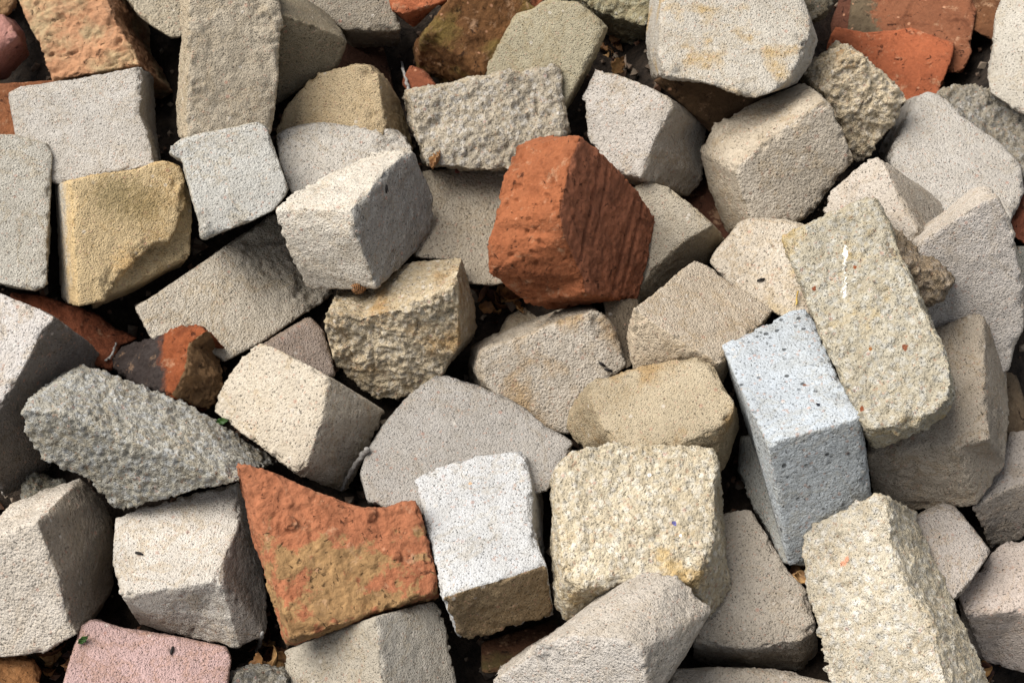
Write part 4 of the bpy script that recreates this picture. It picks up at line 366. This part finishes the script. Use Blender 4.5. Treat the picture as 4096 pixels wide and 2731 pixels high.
for bi, (d, ob, tree, tags, P) in enumerate(stage):
    o = d['o']; me = bpy.data.meshes.new_from_object(ob.evaluated_get(dg))
    n = len(me.vertices); v = np.empty(n*3); me.vertices.foreach_get('co', v); v = v.reshape(-1, 3)
    E = np.empty(len(me.edges)*2, np.int32); me.edges.foreach_get('vertices', E); E = E.reshape(-1, 2)
    deg = np.maximum(np.bincount(E.ravel(), minlength=n), 1).astype(float)
    seed = 11+bi*7; q = v + np.array([bi*1.37, bi*.71, bi*2.13])
    clayk = d['kind'] == 'clay_brick'
    fidx = np.array([tree.find_nearest(Vector(p))[2] for p in v]); tg = np.array(tags)[fidx]
    r0 = o.get('rough', 0.)
    rough = np.where((tg == -2) | (tg == -3), r0, r0*(.25 if o.get('smooth_sides') else .8))
    if not clayk:      # some sides are split, some sawn or moulded
        rs = random.Random(bi*13+5); sr = np.array([rs.choice((0, 0, .18, .34)) for _ in range(40)])
        rough = np.where(tg >= 0, np.maximum(rough, sr[np.clip(tg, 0, 39)]), rough)
    for bx, by, bz, br in d.get('blob', ()):
        dist = np.sqrt(((v-np.array([bx, by, bz]))**2).sum(1)) + .5*br*noise(q, .9/br, seed)
        rough = np.maximum(rough, np.clip(1.25-dist/br, 0, 1))
    rough = smooth_pts(np.stack([rough]*3, 1), E, deg, 3)[:,0]
    rnd = o.get('rnd', 1.)
    va = smooth_pts(v, E, deg, 1); vb = smooth_pts(va, E, deg, int(1.2*rnd**4)); vc = smooth_pts(vb, E, deg, int(16*rnd))
    m = np.clip(.5+1.5*noise(q, 26, seed+1)+.5*noise(q, 70, seed+2), 0, 1)[:,None]
    edge = np.clip(np.sqrt(((vc-v)**2).sum(1))/.0042, 0, 1.6)
    base = va*(1-m)+vb*m
    big = (np.clip(noise(q, 19, seed+3)-.32, 0, 1)*1.6)[:,None]; base = base*(1-np.clip(big, 0, 1))+vc*np.clip(big, 0, 1)
    me.vertices.foreach_set('co', base.ravel()); me.update()
    nr = np.empty(n*3); me.vertices.foreach_get('normal', nr); nr = nr.reshape(-1, 3)
    nr = smooth_pts(nr, E, deg, 4); nr /= np.maximum(np.linalg.norm(nr, axis=1), 1e-6)[:,None]
    n45, n18, n8, n4 = noise(q, 24, seed+4), noise(q, 55, seed+5), noise(q, 125, seed+6), noise(q, 230, seed+7)
    a = 1.0 if not clayk else .6
    h = a*(.0005*n45+.0006*n18+.0007*n8+.0007*n4)
    h += rough*(.0070*n45+.0060*(.3-np.abs(n18))+.0042*(.25-np.abs(n8))+.0018*n4)
    if rough.max() > .1: h += rough*(.0030*facets(q+.004*np.stack([n18, n8, n45], 1), 62, seed+20)+.0017*facets(q, 150, seed+21))
    ck = np.clip((n18+.5*n8+.5*n45-.14)/.10, 0, 1); ck = ck*ck*(3-2*ck)
    h -= edge*(ck*.0062*(1+.5*facets(q, 80, seed+30))+np.clip(n8+.5*n4, 0, 1)*.0022)*(1+.5*min(r0, 1))      # chipped edges
    lump = o.get('lump', 0)
    if lump:
        f1 = np.sqrt(np.clip(1-(worley(q+.0015*np.stack([n4, n8, n18], 1), 100, seed)/.72)**2, 0, 1)); f2 = np.sqrt(np.clip(1-(worley(q, 200, seed+1)/.7)**2, 0, 1))
        lk = lump*np.clip(.75+.9*n45, .25, 1.2); h += lk*(.0034*f1+.0022*f2-.0030+.0012*facets(q, 130, seed+33))
    for gx, gy, gz, am, tgt in d.get('groove', ()):       # wire-cut drag marks
        g = np.array([gx, gy, gz]); nz = np.array([0, 0, 1.]); side = np.cross(nz, g) if abs(gz) < .5 else np.cross(np.array([0, 1., 0]), g); side /= np.linalg.norm(side)
        sel = np.where((tg == -2) == (tgt == 0), 1., .12)
        s = q@side + .0035*noise(q, 9, seed); along = q@g
        gv = np.clip(.16-np.abs(noise(np.stack([s, along*.07, along*0], 1), 62, seed+9)), 0, 1)/.16
        gv *= np.clip(.15+2.4*noise(np.stack([s, along*.3, s*0], 1), 34, seed+10), 0, 1)
        h -= sel*gv*.0030*am
        pt_ = noise(np.stack([s, along*.36, q@nz], 1), 105, seed+15); h -= sel*np.clip((pt_-.42)/.12, 0, 1)*.0042*min(am, 1)
    for p0, p1, wd_, dp_ in d.get('lines', ()):            # single scored lines on the main face
        a0, a1 = np.array(p0[:2]), np.array(p1[:2]); L_ = np.linalg.norm(a1-a0); u_ = (a1-a0)/L_; rel = v[:,:2]-a0
        al = rel@u_; ds = np.abs(rel@np.array([-u_[1], u_[0]])+.0009*noise(q, 60, seed+2))
        h -= np.where(tg == -2, 1., 0)*np.clip((al+.004)/.008, 0, 1)*np.clip((L_+.004-al)/.008, 0, 1)*np.exp(-(ds/wd_)**2)*dp_*(.8+.5*noise(q, 90, seed+3))
    if clayk:
        h += (.35+rough)*(.0013*facets(q, 85, seed+40)+.0009*facets(q, 190, seed+41))
    if clayk: # crumbly cracks
        cr = np.clip(.05-np.abs(noise(q*np.array([1, 1.8, 1]), 42, seed+8)), 0, 1)/.05
        h -= cr*np.clip(noise(q, 30, seed+12)*2, 0, 1)*.0028
    fin = base+nr*h[:,None]
    me.vertices.foreach_set('co', fin.ravel())
    at = me.attributes.new('rough', 'FLOAT', 'POINT'); at.data.foreach_set('value', np.clip(rough, 0, 1))
    if 'fc' not in o and not clayk:
        o['ff'] = random.Random(bi*5+2).choice(((.90, .875, .83), (1.05, 1.05, 1.06), (.93, .93, .93), (1.04, 1.01, .95))); fm = smooth_pts(np.stack([(tg >= 0).astype(float)]*3, 1), E, deg, 2)[:,0]
        at = me.attributes.new('side_face', 'FLOAT', 'POINT'); at.data.foreach_set('value', fm)
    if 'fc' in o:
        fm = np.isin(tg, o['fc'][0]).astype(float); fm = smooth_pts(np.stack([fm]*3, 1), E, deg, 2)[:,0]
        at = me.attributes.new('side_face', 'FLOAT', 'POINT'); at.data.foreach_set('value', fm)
    me.polygons.foreach_set('use_smooth', [True]*len(me.polygons)); me.update()
    ext = d.get('stp'); off = (bi*1.37, bi*.71, bi*2.13)
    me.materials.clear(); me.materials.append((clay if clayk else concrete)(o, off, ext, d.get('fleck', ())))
    me.name = d['kind']; nb = bpy.data.objects.new(d['kind'], me); col.objects.link(nb)
    x, nn = Vector(d['x']), Vector(d['n']); y = nn.cross(x)
    mw = Matrix((x, y, nn)).transposed().to_4x4(); mw.translation = Vector(d['loc']); nb.matrix_world = mw
    tag(nb, d['label'], 'paving block' if not clayk else 'brick', 'pale paving blocks in the heap' if not clayk else 'clay bricks in the heap')
    built[d['id']] = nb
    rm = ob.data; bpy.data.objects.remove(ob); bpy.data.meshes.remove(rm)

# ---------------------------------------------------------------- small things among the blocks
def simple_mat(name, c, c2, scale=60, rough=.8, bump=.001):
    N = NT(name); v = N.coords((0, 0, 0)); a = N.noise(v, scale, 5, .65)
    N.put(N.b.inputs['Base Color'], N.mix(N.rng(a, .35, .65), lin(c), lin(c2))); N.b.inputs['Roughness'].default_value = rough
    N.l(N.bump(N.noise(v, scale*4, 4), bump, .8), N.b.inputs['Normal']); return N.m
rnd = random.Random(5)
LEAFM = [simple_mat('dry_leaf', a, b_, 90, .55, .0006) for a, b_ in (((96, 62, 38), (58, 36, 24)), ((134, 98, 60), (88, 58, 36)), ((70, 42, 30), (40, 26, 20)), ((168, 132, 86), (116, 82, 50)))]
GREEN = simple_mat('green_leaf', (58, 84, 34), (36, 60, 22), 120, .45, .0004)
TWIGM = simple_mat('twig_bark', (150, 146, 140), (96, 90, 84), 150, .85, .001)
TWIGD = simple_mat('dark_twig_bark', (74, 66, 60), (40, 35, 32), 150, .85, .001)
def leaf_mesh(L, W, curl, fold, seed, mat):
    r = random.Random(seed); nu, nv = 13, 7; vs = []
    for i in range(nu):
        t = i/(nu-1); wd = W*max(.02, math.sin(math.pi*min(1, t**.8*1.02)))*(1+.16*math.sin(t*19+seed))
        ang = curl*(t-.3); cx = math.sin(ang)/max(abs(curl), .01)*L if abs(curl) > .01 else t*L; cz = (1-math.cos(ang))/max(abs(curl), .01)*L
        for j in range(nv):
            s = j/(nv-1)*2-1
            vs.append((cx, s*wd*math.cos(fold*abs(s)), cz+abs(s)*wd*math.sin(fold*abs(s))+.0016*math.sin(7*s+5*t*seed)))
    top = len(vs)
    vs += [(x, y, z-.0005) for x, y, z in vs]
    fs = []
    for i in range(nu-1):
        for j in range(nv-1):
            a = i*nv+j; fs.append((a, a+1, a+nv+1, a+nv)); fs.append((top+a, top+a+nv, top+a+nv+1, top+a+1))
    for i in range(nu-1):
        for a, b_ in ((i*nv, (i+1)*nv), ((i+1)*nv+nv-1, i*nv+nv-1)): fs.append((a, b_, top+b_, top+a))
    return vs, fs
def tube(pts, rads, nseg=9):
    vs, fs = [], []; pts = [Vector(p) for p in pts]
    for i, p in enumerate(pts):
        t = (pts[min(i+1, len(pts)-1)]-pts[max(i-1, 0)]).normalized(); a = t.orthogonal().normalized(); b_ = t.cross(a)
        for k in range(nseg):
            an = k/nseg*math.tau; rr = rads[i]*(1+.15*math.sin(an*2+i*1.7)); vs.append(p+a*rr*math.cos(an)+b_*rr*math.sin(an))
    for i in range(len(pts)-1):
        for k in range(nseg):
            fs.append((i*nseg+k, i*nseg+(k+1) % nseg, (i+1)*nseg+(k+1) % nseg, (i+1)*nseg+k))
    fs.append(tuple(range(nseg))[::-1]); fs.append(tuple((len(pts)-1)*nseg+k for k in range(nseg)))
    return vs, fs
def twig(name, pts, r0, r1, mat, label, parent=None, seed=1):
    r = random.Random(seed); P = [Vector(p) for p in pts]; dense = []
    for i in range(len(P)-1):
        for k in range(6):
            t = k/6; dense.append(P[i].lerp(P[i+1], t)+Vector((r.uniform(-1, 1), r.uniform(-1, 1), r.uniform(-1, 1)))*r0*.35)
    dense.append(P[-1]); n = len(dense)
    rads = [r0+(r1-r0)*i/(n-1)*1.0+(r0*.3 if i % 7 == 3 else 0) for i in range(n)]
    o0 = dense[0]; vs, fs = tube([p-o0 for p in dense], rads)
    ob = link_mesh(name, vs, fs, mat)
    if parent: ob.parent = parent; ob.location = o0-parent.location
    else: ob.location = o0
    if label: tag(ob, label, 'twig')
    return ob
SPOTS = {'leaves': [('dry brown curled leaf in the hollow under the red brick','dead leaves under the red brick',[[-0.0221,0.1359,0.1936],[-0.0195,0.1372,0.1962],[-0.0054,0.1295,0.2296],[-0.0199,0.1312,0.1838],[-0.0193,0.1389,0.1914],[-0.0046,0.1374,0.2192],[-0.0196,0.1469,0.209],[-0.0356,0.1385,0.2257],[-0.0179,0.1403,0.2084],[-0.03,0.1491,0.2143],[-0.029,0.1308,0.2098],[-0.0118,0.1492,0.2114],[-0.0086,0.1402,0.2162],[-0.0135,0.1468,0.2152],[-0.0176,0.1431,0.2165],[-0.0139,0.1387,0.2009],[0.0037,0.1323,0.2186],[-0.0198,0.1394,0.2167],[-0.0015,0.1273,0.2282],[-0.005,0.1358,0.2057]]),('dark curled dead leaf in the gap left of the ochre-stained pale block at the top','dead leaves in the top gap',[[0.1346,0.5125,0.2803],[0.1248,0.5251,0.2972],[0.1626,0.5405,0.2699],[0.1416,0.5617,0.2656],[0.1581,0.527,0.2697],[0.1421,0.5578,0.2847],[0.1481,0.5606,0.2844],[0.139,0.4631,0.3156],[0.1266,0.5118,0.2852],[0.1578,0.5644,0.2681],[0.141,0.5401,0.2717],[0.1675,0.5648,0.258],[0.1613,0.5413,0.271],[0.1409,0.5345,0.2688],[0.1693,0.5572,0.2627],[0.1576,0.5548,0.2602],[0.1474,0.5684,0.2606],[0.1364,0.535,0.2787],[0.1639,0.5246,0.2746],[0.1261,0.5109,0.2855],[0.1508,0.5244,0.2711],[0.1378,0.5283,0.2787]]),('dead leaf in the crack between the lower left blocks and the pink block','dead leaves above the pink block',[[-0.4727,-0.2103,0.054],[-0.4673,-0.2481,0.0785],[-0.4636,-0.2588,0.0816],[-0.4605,-0.2339,0.0611],[-0.4659,-0.2252,0.0586],[-0.4842,-0.2079,0.0541],[-0.5226,-0.3217,0.1138],[-0.4944,-0.3314,0.1513],[-0.5201,-0.3381,0.123],[-0.5234,-0.3216,0.1348],[-0.5249,-0.3155,0.1234],[-0.4915,-0.3319,0.1458],[-0.4853,-0.3433,0.1579],[-0.4858,-0.349,0.1553]]),('dead leaf on the dark soil beside the forked twig at the bottom','dead leaves by the forked twig',[[-0.2635,-0.3073,0.1092],[-0.2681,-0.3341,0.1273],[-0.2834,-0.2914,0.109],[-0.2581,-0.3164,0.119],[-0.2776,-0.3005,0.0998],[-0.2784,-0.2926,0.1096],[-0.2761,-0.2981,0.0982],[-0.2855,-0.3408,0.1346],[-0.3005,-0.3009,0.0877],[-0.2648,-0.3106,0.1036],[-0.2736,-0.288,0.09],[-0.2889,-0.3353,0.1302]]),('dead leaf in the small gap below the bluish-white block','dead leaves below the bluish-white block',[[0.3201,-0.2673,0.2149],[0.3198,-0.2642,0.2043],[0.3186,-0.2492,0.1972],[0.3101,-0.2552,0.1952],[0.3176,-0.2712,0.2128]]),('dead leaf on the soil in the bottom right corner','dead leaves in the bottom right corner',[[0.5289,-0.3396,0.1223],[0.5593,-0.3155,0.0818],[0.5614,-0.3224,0.0826],[0.5259,-0.3419,0.1194],[0.5688,-0.3097,0.0721],[0.5319,-0.338,0.1183]]),('small tan dead leaf caught under the rock-faced block',None,[[-0.0945,0.2343,0.3599]])],'twigs': {'mid': [[-0.1661,-0.1159,0.246],[-0.1791,-0.1186,0.2225],[-0.1918,-0.1207,0.1994],[-0.2016,-0.1246,0.1749]],'thin': [[-0.1312,0.3609,0.3689],[-0.1368,0.3796,0.3723],[-0.151,0.5078,0.2834],[-0.158,0.5805,0.2399]],'fork': [[-0.3163,-0.3298,0.1088],[-0.2992,-0.3117,0.1014],[-0.2893,-0.2935,0.0941],[-0.2746,-0.2731,0.0887]],'fork2': [[-0.2985,-0.2879,0.0712],[-0.2873,-0.2998,0.1249],[-0.2771,-0.3161,0.1749]],'left': [[-0.4903,0.0209,0.2391],[-0.4838,0.03,0.2389],[-0.4821,0.0419,0.2411],[-0.4813,0.0485,0.2389]],'straw': [[0.3352,0.0407,0.3186],[0.3369,0.0516,0.3217],[0.3387,0.0593,0.3223]]},'green': [('small glossy green leaf poking up at the edge of the knobbly grey-green block',[-0.3406,-0.0783,0.248],0.2,1.0),('tiny green sprout lying on the pink block',[-0.464,-0.3516,0.2173],0.8,0.9)],'shell': [-0.1828,0.0633,0.321],'seeds': [('black seed on the smooth dark right face of the bright cream-grey block',[-0.1496,0.1474,0.4042],[0.864,-0.378,0.332],0.9),('black seed on the top of the bright cream block at the lower left',[-0.413,-0.2503,0.2321],[-0.136,0.036,0.99],1.5),('upper black seed on the water-stained beige block',[0.1066,-0.0084,0.2683],[0.034,-0.75,0.661],-0.6),('lower black seed on the water-stained beige block',[0.1139,-0.0128,0.2631],[0.034,-0.75,0.661],-0.3),('black seed on the pink block',[-0.3685,-0.3532,0.1997],[0.139,-0.081,0.987],0.4),('black curled hole, drawn as a seed, on the beige block with yellow stains',[0.2981,0.0834,0.3141],[-0.172,-0.125,0.977],1.2),('black seed on the bright top of the big warm grey block',[0.3475,0.2917,0.4026],[0.159,-0.836,0.525],0.5)],'streak': [[-0.082,0.0373,0.0408],[-0.0734,0.0257,0.0408],[-0.0621,0.011,0.0408],[-0.0528,0.0015,0.0408],[-0.0428,-0.014,0.0408]]}
for gi, (lab, grp, pts) in enumerate(SPOTS['leaves']):
    for i, (x, y, z) in enumerate(pts):
        sd_ = gi*31+i*7+3; r = random.Random(sd_)
        vs, fs = leaf_mesh(r.uniform(.02, .04), r.uniform(.006, .012), r.uniform(.6, 2.4)*r.choice((-1, 1)), r.uniform(.2, 1.0), sd_, None)
        lf = link_mesh('dry_leaf', vs, fs, LEAFM[sd_ % 4]); lf.location = (x, y, z); lf.rotation_euler = (r.uniform(-.7, .9), r.uniform(-.6, .6), r.uniform(0, 6.28))
        tag(lf, lab, 'leaf', grp)
T = SPOTS['twigs']
twig('twig', T['mid'], .0034, .0020, TWIGM, 'weathered grey twig in the joint between the smooth beige and rounded grey blocks', seed=3)
twig('twig', T['thin'], .0022, .0014, TWIGM, 'thin pale curved twig standing in the black gap at the top', seed=4)
ft = twig('twig', T['fork'], .0046, .0030, TWIGD, 'dark forked twig lying beside the pink block at the bottom', seed=5)
twig('side_branch', T['fork2'], .0034, .0018, TWIGM, None, parent=ft, seed=6)
twig('twig', T['left'], .0016, .0010, TWIGM, 'very thin grey twig with a bend beside the orange-edged brick', seed=7)
twig('twig', T['straw'], .0012, .0008, simple_mat('straw', (196, 170, 96), (150, 120, 60), 80), 'straw-coloured grass stalk beside the bluish-white block and the long leaning block', seed=8)
for lab, (x, y, z), rz, sc_ in SPOTS['green']:
    vs, fs = leaf_mesh(.016*sc_, .0045*sc_, 1.0, .5, 4, None); g = link_mesh('green_leaf', vs, fs, GREEN); g.location = (x, y, z); g.rotation_euler = (.5, .1, rz); tag(g, lab, 'leaf')
# loose grit and crumbs on the soil between the blocks: nobody could count it
def grit():
    g = np.random.default_rng(3); n = 5200; x = g.uniform(-.85, .85, n); y = g.uniform(-.75, .85, n); z = soil_z(x, y)+.006
    N = NT('grit'); oi = N.coords((0, 0, 0)); vo = N.vor(oi, 90); sp = N.n('ShaderNodeSeparateColor'); N.l(vo.outputs['Color'], sp.inputs[0])
    N.put(N.b.inputs['Base Color'], N.mix(sp.outputs[0], N.mix(N.rng(sp.outputs[1], .4, .6), lin((56, 40, 30)), lin((96, 62, 44))), lin((112, 100, 86))))
    vs, fs = [], []
    base = np.array([(1, 0, 0), (-1, 0, 0), (0, 1, 0), (0, -1, 0), (0, 0, 1), (0, 0, -1)], float)
    F8 = [(0, 2, 4), (2, 1, 4), (1, 3, 4), (3, 0, 4), (2, 0, 5), (1, 2, 5), (3, 1, 5), (0, 3, 5)]
    for i in range(n):
        s = g.lognormal(-5.7, .45); k = len(vs); P = base*s*g.uniform(.5, 1.3, (6, 3))+base*s*.3; P = P@np.linalg.qr(g.normal(size=(3, 3)))[0]
        vs += [tuple(p) for p in P+np.array([x[i], y[i], z[i]])]; fs += [tuple(k+a for a in f) for f in F8]
    tag(link_mesh('grit', vs, fs, N.m, smooth=False), 'fine brown grit and crumbs on the soil in the gaps', 'grit', kind='stuff')
grit()
# snail shell
def shell():
    N = NT('banded_shell'); v = N.coords((0, 0, 0)); a = N.noise(v, 300, 2)
    wv = N.n('ShaderNodeTexWave'); N.l(v, wv.inputs[0]); wv.inputs['Scale'].default_value = 120; wv.inputs['Distortion'].default_value = 2.
    N.put(N.b.inputs['Base Color'], N.mix(wv.outputs['Fac'], lin((58, 38, 25)), lin((140, 98, 60)))); N.b.inputs['Roughness'].default_value = .4
    pts, rads = [], []
    for i in range(46):
        t = i/45; an = t*math.tau*2.4; rr = .0012+.0062*t; pts.append((rr*math.cos(an), rr*math.sin(an), .005*(1-t))); rads.append(.0008+.0042*t)
    vs, fs = tube(pts, rads, 10); ob = link_mesh('snail_shell', vs, fs, N.m); ob.location = SPOTS['shell']; ob.rotation_euler = (1.0, .2, .4); ob.scale = (.95, .62, .62)
    tag(ob, 'small brown banded snail shell at the foot of the bright cream-grey block in the middle', 'shell')
shell()
SEED = simple_mat('black_seed', (30, 26, 24), (14, 12, 11), 200, .6)
for lab, (x, y, z), n_, rz in SPOTS['seeds']:  # the mark on the yellow-stained beige block is a hole drawn as a seed
    nv = Vector(n_); vs, fs = tube([(-.0052, 0, 0), (-.004, 0, .0006), (0, 0, .0010), (.004, 0, .0005), (.0052, 0, 0)], [.0004, .0013, .0017, .0012, .0004], 8)
    ob = link_mesh('seed', vs, fs, SEED); ob.location = Vector((x, y, z))+nv*.001; ob.rotation_euler = (nv.to_track_quat('Z', 'Y') @ Matrix.Rotation(rz, 3, 'Z').to_quaternion()).to_euler()
    tag(ob, lab, 'seed')
# bird dropping on the long leaning block
def streak():
    par = built['A27']; pts = [Vector(p) for p in SPOTS['streak']]; r = random.Random(2); nvv = Vector((0, 0, 1)); L, Rr, U = [], [], []
    dense = [pts[i].lerp(pts[i+1], k/9) for i in range(len(pts)-1) for k in range(9)]+[pts[-1]]
    wd = [.0042, .0068, .0072, .0060, .0040, .0030, .0040, .0062, .0078, .0060]; n = len(dense); me = par.data
    tr = BVHTree.FromPolygons([p.co for p in me.vertices], [p.vertices for p in me.polygons])
    def onto(p):
        h = tr.ray_cast(p+nvv*.05, -nvv); return (h[0] if h[0] else p)
    vs, fs, K = [], [], 7
    for i, p in enumerate(dense):
        t = (dense[min(i+1, n-1)]-dense[max(i-1, 0)]).normalized(); s = nvv.cross(t); f = i/(n-1)*(len(wd)-1); a = int(min(f, len(wd)-2)); W_ = .8*(wd[a]+(wd[a+1]-wd[a])*(f-a))*r.uniform(.35, 1.1); p = p+s*r.uniform(-.0014, .0014)
        for k in range(K):
            u = k/(K-1)*2-1; pp = onto(p+s*W_*.62*u); vs.append(pp+nvv*(.0004+.0012*(1-u*u)) if 0 < k < K-1 and 0 < i < n-1 and r.random() > .22 else pp-nvv*.001)
    for i in range(n-1):
        for k in range(K-1): fs.append((i*K+k, i*K+k+1, (i+1)*K+k+1, (i+1)*K+k))
    base = len(vs); vs += [q_-nvv*.003 for q_ in vs]
    fs += [tuple(base+i for i in f[::-1]) for f in fs]
    for i in range(n-1):
        fs.append((i*K, (i+1)*K, base+(i+1)*K, base+i*K)); fs.append(((i+1)*K+K-1, i*K+K-1, base+i*K+K-1, base+(i+1)*K+K-1))
    for k in range(K-1):
        fs.append((k+1, k, base+k, base+k+1)); fs.append(((n-1)*K+k, (n-1)*K+k+1, base+(n-1)*K+k+1, base+(n-1)*K+k))
    ob = link_mesh('bird_dropping', vs, fs, simple_mat('white_dropping', (226, 223, 214), (176, 168, 150), 120, .7), parent=par); ob['label'] = 'white streak of dried bird dropping'
streak()
